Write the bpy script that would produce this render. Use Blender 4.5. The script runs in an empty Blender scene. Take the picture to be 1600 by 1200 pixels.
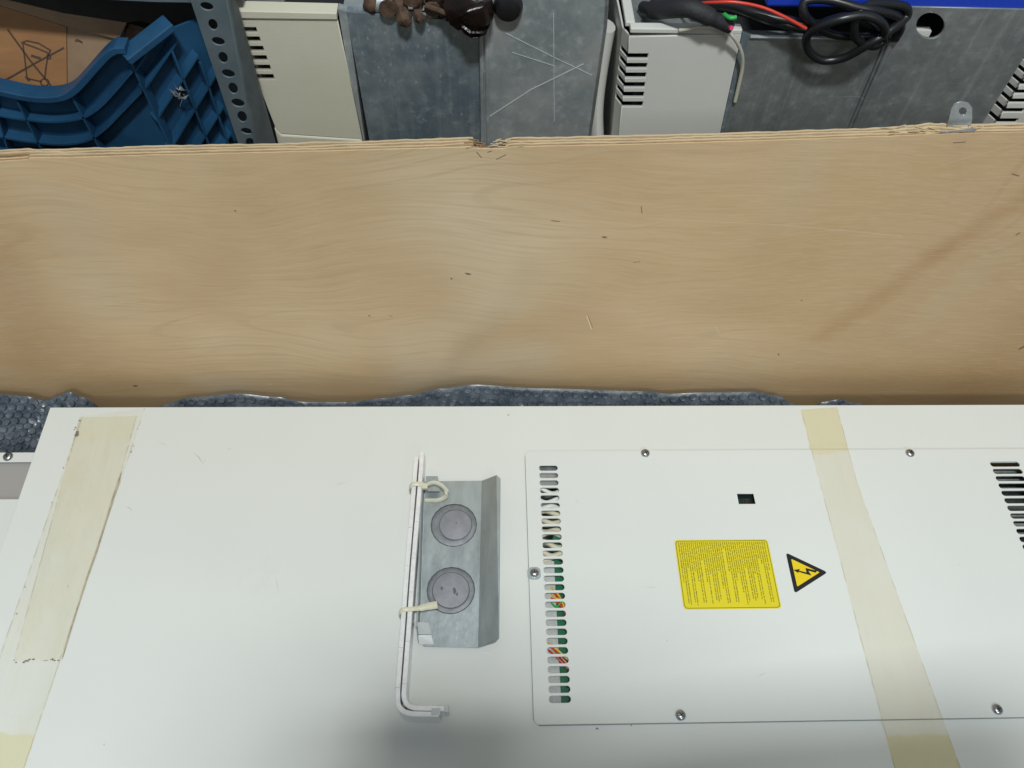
import bpy, bmesh, math, random
from mathutils import Vector, Matrix, noise
random.seed(7)
S = bpy.context.scene
COL = S.collection
# ------------------------------------------------------------------ camera
F = 1250.0; H = 0.86
cy_ = Vector((-45.0, 1910.0, -1250.0)).normalized()
cx_ = Vector((1.0, 0.002, -0.033)); cx_ = (cx_ - cx_.dot(cy_)*cy_).normalized()
cz_ = cx_.cross(cy_)
R = Matrix((cx_, cy_, cz_))                      # camera -> world
cam = bpy.data.cameras.new('camera'); co = bpy.data.objects.new('camera', cam); COL.objects.link(co)
co.matrix_world = Matrix.Translation((0, 0, H)) @ R.to_4x4()
cam.sensor_width = 36.0; cam.lens = F/1600*36; cam.clip_start = 0.01; cam.clip_end = 50
S.camera = co
# ------------------------------------------------------------------ light
w = bpy.data.worlds.new('World'); S.world = w; w.use_nodes = True
w.node_tree.nodes['Background'].inputs[0].default_value = (0.88, 0.97, 1.0, 1)
w.node_tree.nodes['Background'].inputs[1].default_value = 0.26
def area(name, loc, target, sx, sy, power, col):
    l = bpy.data.lights.new(name, 'AREA'); l.shape = 'RECTANGLE'; l.size = sx; l.size_y = sy
    l.energy = power; l.color = col
    o = bpy.data.objects.new(name, l); COL.objects.link(o); o.location = loc
    o.rotation_euler = (Vector(target)-Vector(loc)).to_track_quat('-Z', 'Y').to_euler()
    return o
area('ceiling_and_fill_lamp', (0.09, -0.34, 2.3), (0.0, 0.4, 0), 0.28, 0.15, 39, (0.965, 1.0, 0.975))
area('ceiling_and_fill_lamp', (0.5, -2.6, 2.7), (0.0, 0.6, 0), 1.6, 0.6, 36, (0.965, 1.0, 0.985))  # second lamp is a fill, added to brighten the upright faces
S.view_settings.view_transform = 'Standard'; S.view_settings.look = 'None'
S.view_settings.exposure = 0; S.view_settings.gamma = 1
S.render.engine = 'CYCLES'

# ------------------------------------------------------------------ projection helpers
CO = Vector((0, 0, H))
def ray(px, py): return R @ Vector(((px-800)/F, (600-py)/F, -1))
def PZ(px, py, z=0.0):
    d = ray(px, py); return CO + d*((z-H)/d.z)
def PY(px, py, Y):
    d = ray(px, py); return CO + d*(Y/d.y)
def PP(px, py, p0, n):
    d = ray(px, py); n = Vector(n); return CO + d*((Vector(p0)-CO).dot(n)/d.dot(n))

# ------------------------------------------------------------------ material helpers
def mat(name, col=(0.5, 0.5, 0.5), rough=0.5, metal=0.0, spec=0.5, var=0.0, vscale=8.0, bump=0.0, bscale=60.0, stretch=(1, 1, 1), col2=None, rvar=0.0, trans=0.0, alpha=1.0):
    m = bpy.data.materials.new(name); m.use_nodes = True
    nt = m.node_tree; b = nt.nodes['Principled BSDF']
    b.inputs['Base Color'].default_value = (*col, 1); b.inputs['Roughness'].default_value = rough
    b.inputs['Metallic'].default_value = metal; b.inputs['Specular IOR Level'].default_value = spec
    b.inputs['Transmission Weight'].default_value = trans; b.inputs['Alpha'].default_value = alpha
    if var > 0 or bump > 0 or col2 or rvar:
        tc = nt.nodes.new('ShaderNodeTexCoord'); mp = nt.nodes.new('ShaderNodeMapping'); mp.inputs['Scale'].default_value = stretch
        nt.links.new(tc.outputs['Object'], mp.inputs[0])
    if var > 0 or col2 or rvar:
        n = nt.nodes.new('ShaderNodeTexNoise'); n.inputs['Scale'].default_value = vscale; n.inputs['Detail'].default_value = 6
        n.inputs['Roughness'].default_value = 0.6
        nt.links.new(mp.outputs[0], n.inputs['Vector'])
        if var > 0 or col2:
            r = nt.nodes.new('ShaderNodeValToRGB'); r.color_ramp.elements[0].position = 0.3; r.color_ramp.elements[1].position = 0.7
            c2 = col2 if col2 else tuple(min(1, c*(1+var)) for c in col)
            c1 = col if col2 else tuple(c*(1-var) for c in col)
            r.color_ramp.elements[0].color = (*c1, 1); r.color_ramp.elements[1].color = (*c2, 1)
            nt.links.new(n.outputs[0], r.inputs[0]); nt.links.new(r.outputs[0], b.inputs['Base Color'])
        if rvar:
            mr = nt.nodes.new('ShaderNodeMapRange'); mr.inputs[3].default_value = rough-rvar; mr.inputs[4].default_value = rough+rvar
            mr.inputs[1].default_value = .3; mr.inputs[2].default_value = .7
            nt.links.new(n.outputs[0], mr.inputs[0]); nt.links.new(mr.outputs[0], b.inputs['Roughness'])
    if bump > 0:
        n2 = nt.nodes.new('ShaderNodeTexNoise'); n2.inputs['Scale'].default_value = bscale; n2.inputs['Detail'].default_value = 4
        bp = nt.nodes.new('ShaderNodeBump'); bp.inputs['Strength'].default_value = bump; bp.inputs['Distance'].default_value = 0.001
        nt.links.new(mp.outputs[0], n2.inputs['Vector']); nt.links.new(n2.outputs[0], bp.inputs['Height'])
        nt.links.new(bp.outputs[0], b.inputs['Normal'])
    return m

class G:
    """small node-graph helper"""
    def __init__(s, m): s.m = m; s.nt = m.node_tree; s.b = s.nt.nodes['Principled BSDF']
    def n(s, t, **kw):
        o = s.nt.nodes.new(t)
        for k, v in kw.items(): setattr(o, k, v)
        return o
    def put(s, sock, v):
        if hasattr(v, 'is_linked') or isinstance(v, bpy.types.NodeSocket): s.nt.links.new(v, sock)
        else: sock.default_value = v
    def math(s, op, a, b=0.0, clamp=False):
        o = s.n('ShaderNodeMath', operation=op, use_clamp=clamp); s.put(o.inputs[0], a); s.put(o.inputs[1], b); return o.outputs[0]
    def vmath(s, op, a, b=(0, 0, 0), out=0):
        o = s.n('ShaderNodeVectorMath', operation=op); s.put(o.inputs[0], a); s.put(o.inputs[1], b)
        return o.outputs['Value'] if op in ('LENGTH', 'DISTANCE', 'DOT_PRODUCT') else o.outputs[0]
    def noise(s, vec, scale, detail=4, rough=.5, dist=0, color=False):
        o = s.n('ShaderNodeTexNoise'); s.put(o.inputs['Vector'], vec); o.inputs['Scale'].default_value = scale
        o.inputs['Detail'].default_value = detail; o.inputs['Roughness'].default_value = rough; o.inputs['Distortion'].default_value = dist
        return o.outputs[1 if color else 0]
    def ramp(s, f, stops):
        o = s.n('ShaderNodeValToRGB'); s.put(o.inputs[0], f); e = o.color_ramp.elements
        while len(e) < len(stops): e.new(0.5)
        for i, (p, c) in enumerate(stops): e[i].position = p; e[i].color = (*c, 1) if len(c) == 3 else c
        return o.outputs[0]
    def rng(s, f, a, b, c=0.0, d=1.0):
        o = s.n('ShaderNodeMapRange'); o.interpolation_type = 'SMOOTHSTEP'
        s.put(o.inputs[0], f); o.inputs[1].default_value = a; o.inputs[2].default_value = b; o.inputs[3].default_value = c; o.inputs[4].default_value = d
        return o.outputs[0]
    def mix(s, f, a, b, mode='MIX'):
        o = s.n('ShaderNodeMix', data_type='RGBA', blend_type=mode); s.put(o.inputs[0], f)
        s.put(o.inputs[6], a if not isinstance(a, tuple) else (*a, 1)); s.put(o.inputs[7], b if not isinstance(b, tuple) else (*b, 1))
        return o.outputs[2]
    def coord(s, scale=(1, 1, 1), rot=(0, 0, 0)):
        tc = s.n('ShaderNodeTexCoord'); mp = s.n('ShaderNodeMapping'); mp.inputs['Scale'].default_value = scale; mp.inputs['Rotation'].default_value = rot
        s.nt.links.new(tc.outputs['Object'], mp.inputs[0]); return mp.outputs[0]
    def seg(s, vec, a, b, w0, w1):
        """mask: 1 near the segment a-b, 0 beyond w1"""
        a = Vector(a); b = Vector(b); d = b-a; L2 = d.length_squared
        pa = s.vmath('SUBTRACT', vec, tuple(a)); t = s.math('DIVIDE', s.vmath('DOT_PRODUCT', pa, tuple(d)), L2, True)
        sc = s.n('ShaderNodeVectorMath', operation='SCALE'); sc.inputs[0].default_value = tuple(d); s.put(sc.inputs['Scale'], t)
        dist = s.vmath('DISTANCE', pa, sc.outputs[0])
        return s.rng(dist, w0, w1, 1.0, 0.0)
    def bump(s, h, strength, dist=0.001):
        o = s.n('ShaderNodeBump'); o.inputs['Strength'].default_value = strength; o.inputs['Distance'].default_value = dist
        s.put(o.inputs['Height'], h); s.nt.links.new(o.outputs[0], s.b.inputs['Normal'])

# ------------------------------------------------------------------ object helpers
def tag(o, label=None, cat=None, group=None, kind=None):
    if label: o['label'] = label
    if cat: o['category'] = cat
    if group: o['group'] = group
    if kind: o['kind'] = kind
    return o
def thing(name, loc, label, cat, group=None):
    o = bpy.data.objects.new(name, None); COL.objects.link(o); o.location = loc; o.empty_display_size = .02
    bpy.context.view_layer.update()
    return tag(o, label, cat, group)
def link(name, me, m, parent=None, smooth=False, bevel=0.0):
    o = bpy.data.objects.new(name, me); COL.objects.link(o)
    ms = m if isinstance(m, (list, tuple)) else [m]
    me.materials.clear()
    for x in ms: me.materials.append(x)
    if smooth:
        for p in me.polygons: p.use_smooth = True
    if parent:
        o.parent = parent
        loc = Vector((0, 0, 0)) if parent.parent else Vector(parent.location)
        o.matrix_parent_inverse = Matrix.Translation(-loc)
    if bevel:
        b = o.modifiers.new('bevel', 'BEVEL'); b.width = bevel; b.segments = 2; b.limit_method = 'ANGLE'; b.angle_limit = math.radians(35)
    return o
class MB:
    def __init__(s): s.v = []; s.f = []; s.mi = []
    def add(s, vs, fs, mi=0):
        k = len(s.v); s.v += [tuple(v) for v in vs]; s.f += [tuple(i+k for i in f) for f in fs]; s.mi += [mi]*len(fs)
    def box(s, a, b, mi=0):
        x0, y0, z0 = a; x1, y1, z1 = b
        vs = [(x0, y0, z0), (x1, y0, z0), (x1, y1, z0), (x0, y1, z0), (x0, y0, z1), (x1, y0, z1), (x1, y1, z1), (x0, y1, z1)]
        s.add(vs, [(0, 3, 2, 1), (4, 5, 6, 7), (0, 1, 5, 4), (1, 2, 6, 5), (2, 3, 7, 6), (3, 0, 4, 7)], mi)
    def prism(s, pts, vec, mi=0):
        pts = [Vector(p) for p in pts]; n = len(pts); vec = Vector(vec)
        s.add(pts + [p+vec for p in pts], [tuple(range(n)), tuple(range(2*n-1, n-1, -1))] + [((i+1) % n, i, i+n, (i+1) % n+n) for i in range(n)], mi)
    def tube(s, pts, r, seg=10, r2=None, up=None, cap=True, mi=0, square=False):
        pts = [Vector(p) for p in pts]; n = len(pts)
        rr = r if isinstance(r, (list, tuple)) else [r]*n
        if r2 is None: qq = rr
        else: qq = r2 if isinstance(r2, (list, tuple)) else [r2]*n
        prev = Vector(up) if up else None; vs = []
        for i, p in enumerate(pts):
            t = (pts[min(i+1, n-1)] - pts[max(i-1, 0)]).normalized()
            if prev is None: prev = t.orthogonal().normalized()
            ref = Vector(up) if up else prev
            a = ref - ref.dot(t)*t
            if a.length < 1e-4: a = prev
            a.normalize(); b = t.cross(a); prev = a
            if square:
                for (c, d) in ((1, 1), (1, -1), (-1, -1), (-1, 1)): vs.append(p + a*rr[i]*c + b*qq[i]*d)
            else:
                for k in range(seg):
                    th = 2*math.pi*k/seg; vs.append(p + a*rr[i]*math.cos(th) + b*qq[i]*math.sin(th))
        sg = 4 if square else seg
        fs = [(i*sg+k, i*sg+(k+1) % sg, (i+1)*sg+(k+1) % sg, (i+1)*sg+k) for i in range(n-1) for k in range(sg)]
        if cap: fs += [tuple(range(sg-1, -1, -1)), tuple((n-1)*sg+k for k in range(sg))]
        s.add(vs, fs, mi)
    def lathe(s, c, prof, seg=24, axis='Z', mi=0):
        c = Vector(c); vs = []
        for (r, h) in prof:
            for k in range(seg):
                th = 2*math.pi*k/seg
                v = Vector((r*math.cos(th), r*math.sin(th), h))
                if axis == 'Y': v = Vector((v.x, -v.z, v.y))
                vs.append(c+v)
        n = len(prof)
        fs = [(i*seg+k, i*seg+(k+1) % seg, (i+1)*seg+(k+1) % seg, (i+1)*seg+k) for i in range(n-1) for k in range(seg)]
        fs += [tuple(range(seg-1, -1, -1)), tuple((n-1)*seg+k for k in range(seg))]
        s.add(vs, fs, mi)
    def build(s, name, m, parent=None, smooth=False, bevel=0.0, fixn=True):
        me = bpy.data.meshes.new(name); me.from_pydata(s.v, [], s.f); me.polygons.foreach_set('material_index', s.mi)
        if fixn:
            bm = bmesh.new(); bm.from_mesh(me); bmesh.ops.recalc_face_normals(bm, faces=bm.faces); bm.to_mesh(me); bm.free()
        me.update()
        o = link(name, me, m, parent, smooth, bevel)
        if smooth:
            try: me.set_sharp_from_angle(angle=math.radians(40))
            except Exception: pass
        return o
def smooth_path(pts, n=8):
    pts = [Vector(p) for p in pts]; P = [2*pts[0]-pts[1]] + pts + [2*pts[-1]-pts[-2]]; out = []
    for i in range(1, len(P)-2):
        for k in range(n):
            t = k/n; a, b, c, d = P[i-1:i+3]
            out.append(.5*((2*b)+(c-a)*t+(2*a-5*b+4*c-d)*t*t+(-a+3*b-3*c+d)*t**3))
    out.append(pts[-1]); return out
def plate(name, outer, holes, mtx, thick, m, parent=None, bev=0.0):
    """flat plate with real holes; outline in its own 2-D plane, carried by mtx"""
    cu = bpy.data.curves.new('c', 'CURVE'); cu.dimensions = '2D'; cu.fill_mode = 'BOTH'
    cu.extrude = thick/2 - bev; cu.bevel_depth = bev; cu.bevel_resolution = 1; cu.offset = -bev
    for loop in [outer]+holes:
        sp = cu.splines.new('POLY'); sp.points.add(len(loop)-1); sp.use_cyclic_u = True
        for i, p in enumerate(loop): sp.points[i].co = (p[0], p[1], 0, 1)
    o = bpy.data.objects.new('c', cu); COL.objects.link(o)
    dg = bpy.context.evaluated_depsgraph_get()
    me = bpy.data.meshes.new_from_object(o.evaluated_get(dg)); me.name = name
    bpy.data.objects.remove(o); me.transform(mtx)
    return link(name, me, m, parent)
def MX(z): return Matrix.Translation((0, 0, z))                                     # local xy -> world xy at height z
def MYp(Y): return Matrix(((1, 0, 0, 0), (0, 0, -1, Y), (0, 1, 0, 0), (0, 0, 0, 1)))      # local xy -> world xz at depth Y
def rrect(x0, y0, x1, y1, r, n=5):
    out = []
    for cx, cy, a0 in ((x1-r, y1-r, 0), (x0+r, y1-r, 90), (x0+r, y0+r, 180), (x1-r, y0+r, 270)):
        for k in range(n+1):
            a = math.radians(a0+90*k/n); out.append((cx+r*math.cos(a), cy+r*math.sin(a)))
    return out
def pix(pts, Y): return [PY(x, y, Y) for x, y in pts]
def xz(pts, Y): return [(p.x, p.z) for p in pix(pts, Y)]

# ------------------------------------------------------------------ materials
M = {}
# white powder-coated sheet
m = mat('white_paint', (0.70, 0.725, 0.70), 0.38); g = G(m)
c = g.coord(); n1 = g.noise(c, 3, 3); n2 = g.noise(c, 26, 6, .6)
col = g.mix(g.rng(n1, .3, .7), (0.69, 0.715, 0.695), (0.72, 0.745, 0.725))
sm = g.noise(g.coord((1, .6, 1)), 9, 5, .7)
col = g.mix(g.math('MULTIPLY', g.rng(sm, .60, .80), .22), col, (0.52, 0.50, 0.44))
vo = g.n('ShaderNodeTexVoronoi'); g.put(vo.inputs['Vector'], c); vo.inputs['Scale'].default_value = 30
dot = g.math('MULTIPLY', g.rng(vo.outputs['Distance'], .025, .05, 1, 0), g.rng(g.vmath('LENGTH', vo.outputs['Color']), 1.36, 1.38))
col = g.mix(g.math('MULTIPLY', dot, .6), col, (0.25, 0.2, 0.15))
a = PZ(720, 1020); b_ = PZ(775, 1037)
g.nt.links.new(col, g.b.inputs['Base Color']); g.put(g.b.inputs['Roughness'], g.rng(n2, .3, .7, .3, .42))
g.bump(g.math('ADD', g.math('MULTIPLY', g.noise(c, 900, 2), .15), g.math('MULTIPLY', g.noise(c, 7, 2), 6.0)), .12, .0012); M['white'] = m
M['white2'] = mat('cover_paint', (0.70, 0.73, 0.715), 0.36, var=.015, vscale=5, bump=.05, bscale=900)
M['shadow_grey'] = mat('painted_shadow_grey', (0.25, 0.26, 0.26), .5)
M['dark'] = mat('dark_interior', (0.012, 0.013, 0.016), .7)
M['black'] = mat('black_plastic', (0.012, 0.012, 0.014), .32, bump=.2, bscale=200)
M['screw'] = mat('zinc_screw', (0.42, 0.43, 0.44), .3, 1, var=.25, vscale=300)
M['recess'] = mat('screw_recess', (0.03, 0.03, 0.03), .5, .6)
# galvanised sheet
def galv(name, base, dark, rough=.42, spots=.5, metal=.75):
    m = mat(name, base, rough, metal); g = G(m); c = g.coord()
    n1 = g.noise(c, 11, 6, .7); n2 = g.noise(c, 70, 5, .7); vo = g.n('ShaderNodeTexVoronoi'); g.put(vo.inputs['Vector'], g.coord((1, 1, .6))); vo.inputs['Scale'].default_value = 190
    col = g.mix(g.rng(n1, .3, .72), dark, base)
    col = g.mix(g.math('MULTIPLY', g.rng(n2, .5, .75), .35), col, tuple(min(1, x*1.5) for x in base))
    fl = g.math('MULTIPLY', g.rng(vo.outputs['Distance'], .12, .3, 1, 0), g.rng(g.noise(c, 14, 4, .7), .5, .7))
    col = g.mix(g.math('MULTIPLY', fl, spots), col, (0.55, 0.62, 0.66))
    st_ = g.noise(g.coord((90, 90, 2.5)), 1.5, 3, .6); col = g.mix(g.math('MULTIPLY', g.rng(st_, .5, .75), .22), col, (0.55, 0.6, 0.62))
    # long fine scratches
    sc = g.noise(g.coord((4, 4, 260), (0, .25, 0)), 2.2, 3, .6)
    col = g.mix(g.math('MULTIPLY', g.rng(sc, .68, .74), .25), col, (0.6, 0.66, 0.7))
    g.nt.links.new(col, g.b.inputs['Base Color']); g.put(g.b.inputs['Roughness'], g.rng(n2, .3, .7, rough-.08, rough+.14))
    g.bump(g.math('ADD', n2, vo.outputs['Distance']), .22, .0006); return m
M['galv1'] = galv('galvanised_speckled', (0.36, 0.41, 0.44), (0.15, 0.21, 0.27), .42, .8, .5)
M['galv1b'] = galv('galvanised_scratched', (0.58, 0.62, 0.635), (0.33, 0.385, 0.42), .4, .6, .5)
M['galv2'] = galv('galvanised_dull', (0.30, 0.325, 0.325), (0.19, 0.215, 0.225), .5, .08, .5)
M['galv3'] = galv('galvanised_bright', (0.5, 0.52, 0.53), (0.3, 0.32, 0.34), .35, .2)
M['bracket'] = mat('zinc_bracket', (0.42, 0.475, 0.495), .42, .7, var=.10, vscale=70, bump=.3, bscale=350, stretch=(1, .35, 1), rvar=.08)
M['knock'] = mat('lavender_knockout', (0.29, 0.295, 0.33), .6, .45, var=.16, vscale=60, bump=.2, bscale=200)
M['knock2'] = mat('knockout_rim', (0.25, 0.265, 0.29), .6, .5, var=.25, vscale=90, bump=.3, bscale=150)
M['groove'] = mat('knockout_groove', (0.13, 0.135, 0.15), .6, .3)
m = mat('raw_aluminium', (0.83, 0.84, 0.85), .35, .25); g = G(m); c = g.coord()
n = g.noise(c, 120, 5, .7); col = g.mix(g.rng(n, .3, .7), (0.80, 0.81, 0.82), (0.93, 0.93, 0.94))
g.nt.links.new(col, g.b.inputs['Base Color']); g.bump(n, .4, .0008); M['alu'] = m
M['alu_face'] = mat('extruded_aluminium', (0.62, 0.64, 0.65), .3, .5, var=.1, vscale=40)
M['scuffgrey'] = mat('grey_score', (0.42, 0.43, 0.44), .6)
M['tie'] = mat('yellowed_nylon', (0.66, 0.64, 0.50), .4, spec=.4, var=.08, vscale=60)
M['yellow'] = mat('yellow_sticker', (0.72, 0.62, 0.018), .4, var=.03, vscale=20)
M['yellow2'] = mat('warning_yellow', (0.80, 0.60, 0.012), .4)
M['ink'] = mat('sticker_ink', (0.17, 0.14, 0.01), .5); M['ink2'] = mat('black_ink', (0.012, 0.012, 0.014), .4)
M['pcb'] = mat('green_circuit_board', (0.012, 0.13, 0.065), .35, var=.3, vscale=120)
M['grey_foam'] = mat('grey_insulation', (0.48, 0.50, 0.50), .8, var=.12, vscale=300, bump=.4, bscale=500)
M['beige_cable'] = mat('beige_cable', (0.60, 0.56, 0.44), .5, var=.1, vscale=30)
M['red'] = mat('red_wire', (0.62, 0.05, 0.03), .35); M['yel_wire'] = mat('yellow_wire', (0.75, 0.55, 0.05), .4)
M['green_wire'] = mat('green_wire', (0.03, 0.4, 0.08), .4); M['purple'] = mat('purple_wire', (0.12, 0.03, 0.22), .4)
M['white_wire'] = mat('cream_wire', (0.55, 0.53, 0.45), .45)
M['cable'] = mat('black_rubber_cable', (0.011, 0.012, 0.014), .33, spec=.5, bump=.1, bscale=120)
M['sleeve'] = mat('braided_sleeve', (0.022, 0.023, 0.028), .6, bump=.8, bscale=700)
M['plastic1'] = mat('aged_cream_plastic', (0.64, 0.62, 0.50), .5, col2=(0.71, 0.69, 0.58), vscale=6, bump=.15, bscale=500)
M['plastic2'] = mat('light_grey_plastic', (0.64, 0.64, 0.61), .5, var=.03, vscale=6, bump=.15, bscale=500)
M['blue'] = mat('blue_crate_plastic', (0.014, 0.068, 0.15), .42, var=.3, vscale=14, bump=.1, bscale=90, rvar=.08)
M['blue_bright'] = mat('bright_blue_plastic', (0.015, 0.055, 0.50), .35)
M['post'] = mat('grey_enamel_steel', (0.085, 0.12, 0.145), .5, .1, col2=(0.145, 0.18, 0.20), vscale=25, bump=.15, bscale=80)
M['card'] = mat('brown_cardboard', (0.20, 0.090, 0.030), .6, col2=(0.30, 0.145, 0.05), vscale=9, stretch=(1, 1, 5), bump=.1, bscale=60)
M['card2'] = mat('pale_cardboard', (0.17, 0.105, 0.06), .65, col2=(0.26, 0.17, 0.095), vscale=14, bump=.2, bscale=80)
M['rust'] = mat('rusty_iron', (0.035, 0.020, 0.013), .8, .1, col2=(0.14, 0.085, 0.052), vscale=110, bump=1.0, bscale=160)
M['oil'] = mat('oily_black_iron', (0.006, 0.005, 0.005), .28, .2, col2=(0.020, 0.009, 0.007), vscale=60, bump=1, bscale=110)
M['floor'] = mat('dark_concrete', (0.05, 0.048, 0.045), .9, var=.3, vscale=9)
M['crate_wood'] = mat('crate_base_wood', (0.38, 0.27, 0.15), .7, var=.1, vscale=6, stretch=(1, 10, 10))
M['foil'] = mat('crinkled_clear_film', (0.5, 0.55, 0.6), .12, .6, bump=1, bscale=300)
M['display'] = mat('display_glass', (0.012, 0.02, 0.02), .12); M['disp_g'] = mat('display_green', (0.01, 0.06, 0.035), .5); M['disp_r'] = mat('display_red', (0.10, 0.03, 0.02), .5)

# plywood face
WY = 0.565
def wallpt(px, py): return PY(px, py, WY)
m = mat('birch_veneer', (0.5, 0.38, 0.23), .42, spec=.35); g = G(m)
c = g.coord()
warp = g.noise(c, 3.2, 2, .5, color=True)
sub = g.vmath('SUBTRACT', warp, (.5, .5, .5))
sc = g.n('ShaderNodeVectorMath', operation='SCALE'); g.put(sc.inputs[0], sub); sc.inputs['Scale'].default_value = .13
wc = g.vmath('ADD', c, sc.outputs[0])
st = g.vmath('MULTIPLY', wc, (.55, 1, 3.1))
fld = g.noise(st, 1.5, 0, .4)
rings = g.math('SINE', g.math('MULTIPLY', fld, 190.0))
line = g.rng(rings, .80, 1.0)
lm = g.math('MULTIPLY', line, g.rng(g.noise(c, 4, 2), .46, .62))
fib = g.noise(g.vmath('MULTIPLY', wc, (14, 1, 420)), 1, 3, .6)
fib2 = g.noise(g.vmath('MULTIPLY', c, (50, 1, 900)), 1, 2, .6)
blot = g.noise(g.vmath('MULTIPLY', wc, (1, 1, 1.5)), 4.2, 3, .5)
col = g.ramp(blot, [(.3, (0.545, 0.375, 0.205)), (.5, (0.61, 0.43, 0.245)), (.7, (0.66, 0.485, 0.295))])
# darker foot and right side: veneer turns more orange there
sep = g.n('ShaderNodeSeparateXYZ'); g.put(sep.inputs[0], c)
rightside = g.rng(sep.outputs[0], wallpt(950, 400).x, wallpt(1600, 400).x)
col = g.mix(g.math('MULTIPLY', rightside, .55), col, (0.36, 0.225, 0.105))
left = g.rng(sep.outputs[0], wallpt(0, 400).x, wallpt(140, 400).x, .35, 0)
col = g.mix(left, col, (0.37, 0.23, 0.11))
def wseg(a, b, w0, w1): return g.seg(wcw, tuple(wallpt(*a)), tuple(wallpt(*b)), w0, w1)
sc2 = g.n('ShaderNodeVectorMath', operation='SCALE'); g.put(sc2.inputs[0], g.vmath('SUBTRACT', g.noise(c, 9, 4, .6, color=True), (.5, .5, .5))); sc2.inputs['Scale'].default_value = .05
wcw = g.vmath('MULTIPLY', g.vmath('ADD', c, sc2.outputs[0]), (1, 0, 1)); wcw = g.vmath('ADD', wcw, (0, WY, 0))
stains_and_sheen = [((1630, 290), (1480, 385), .0, .026, .45, (0.36, 0.20, 0.075)), ((1480, 385), (1285, 525), .0, .026, .38, (0.36, 0.20, 0.075)),
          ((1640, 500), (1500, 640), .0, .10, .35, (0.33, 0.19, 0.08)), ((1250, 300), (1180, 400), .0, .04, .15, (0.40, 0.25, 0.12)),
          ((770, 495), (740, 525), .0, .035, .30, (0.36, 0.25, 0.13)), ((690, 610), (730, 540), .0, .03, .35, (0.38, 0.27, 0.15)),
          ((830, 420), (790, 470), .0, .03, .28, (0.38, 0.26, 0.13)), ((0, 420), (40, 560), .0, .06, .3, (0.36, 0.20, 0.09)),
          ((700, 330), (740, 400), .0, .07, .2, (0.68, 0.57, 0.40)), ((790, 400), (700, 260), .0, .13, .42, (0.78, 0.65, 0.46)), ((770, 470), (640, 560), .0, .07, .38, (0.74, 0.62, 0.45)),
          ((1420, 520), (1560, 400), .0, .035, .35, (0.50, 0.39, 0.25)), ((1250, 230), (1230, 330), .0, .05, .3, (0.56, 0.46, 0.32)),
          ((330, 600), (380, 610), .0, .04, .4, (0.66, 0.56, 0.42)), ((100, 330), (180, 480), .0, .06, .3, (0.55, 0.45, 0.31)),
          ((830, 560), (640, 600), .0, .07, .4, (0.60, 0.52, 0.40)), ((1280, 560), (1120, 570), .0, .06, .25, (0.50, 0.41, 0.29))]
for a, b, w0, w1, s_, cc in stains_and_sheen:  # pale strokes near centre and lower left are painted sheen; others are stains
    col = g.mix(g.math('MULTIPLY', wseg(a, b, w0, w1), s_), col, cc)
col = g.mix(g.math('MULTIPLY', lm, .17), col, (0.30, 0.195, 0.10))
col = g.mix(g.math('MULTIPLY', g.rng(fib, .35, .75), .26), col, (0.38, 0.26, 0.14))
col = g.mix(g.math('MULTIPLY', g.rng(fib2, .45, .75), .26), col, (0.66, 0.55, 0.40))
vo = g.n('ShaderNodeTexVoronoi'); g.put(vo.inputs['Vector'], g.vmath('MULTIPLY', wc, (.45, 1, 1))); vo.inputs['Scale'].default_value = 30
dot = g.math('MULTIPLY', g.rng(vo.outputs['Distance'], .035, .07, 1, 0), g.rng(g.vmath('LENGTH', vo.outputs['Color']), 1.36, 1.37))
col = g.mix(g.math('MULTIPLY', dot, .85), col, (0.05, 0.03, 0.015))
exact = g.vmath('ADD', g.vmath('MULTIPLY', c, (1, 0, 1)), (0, WY, 0))
marks = [((1010, 341), (1230, 352), .0006, .55, (0.66, 0.55, 0.38)), ((1230, 352), (1410, 369), .0005, .55, (0.66, 0.55, 0.38)), ((1470, 258), (1600, 222), .0005, .4, (0.66, 0.55, 0.38)),
         ((917, 494), (924, 514), .0010, .8, (0.8, 0.68, 0.45)), ((919, 494), (926, 512), .0005, .8, (0.16, 0.1, 0.05)), ((862, 345), (874, 346), .0008, .9, (0.09, 0.05, 0.02)),
         ((1588, 367), (1593, 364), .0012, .9, (0.06, 0.035, 0.015)), ((1582, 272), (1592, 275), .0010, .8, (0.08, 0.05, 0.02)), ((1002, 323), (1003, 333), .0007, .8, (0.12, 0.07, 0.03)),
         ((990, 410), (1000, 409), .0007, .8, (0.14, 0.08, 0.04)), ((745, 238), (752, 246), .0007, .85, (0.08, 0.05, 0.03)), ((762, 238), (768, 236), .0007, .85, (0.08, 0.05, 0.03)),
         ((776, 249), (790, 242), .0007, .85, (0.10, 0.06, 0.03)), ((608, 493), (613, 495), .0006, .8, (0.12, 0.07, 0.03)), ((576, 493), (578, 494), .0010, .9, (0.05, 0.03, 0.02)),
         ((367, 329), (368, 330), .0010, .9, (0.05, 0.03, 0.02)), ((705, 435), (706, 436), .0012, .9, (0.05, 0.03, 0.02)), ((1252, 469), (1253, 470), .0009, .9, (0.10, 0.05, 0.02)),
         ((1216, 553), (1217, 555), .0011, .9, (0.06, 0.03, 0.02)), ((1490, 223), (1508, 222), .0009, .8, (0.12, 0.07, 0.04)), ((1594, 545), (1602, 540), .003, .8, (0.13, 0.06, 0.03)),
         ((419, 600), (424, 601), .0010, .7, (0.8, 0.7, 0.5)), ((1118, 510), (1124, 520), .0007, .5, (0.7, 0.6, 0.42))]
for a, b, w1, s_, cc in marks:
    col = g.mix(g.math('MULTIPLY', g.seg(exact, tuple(wallpt(*a)), tuple(wallpt(*b)), w1*.3, w1), s_), col, cc)
g.nt.links.new(col, g.b.inputs['Base Color']); g.put(g.b.inputs['Roughness'], g.rng(blot, .3, .7, .5, .36))
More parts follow.
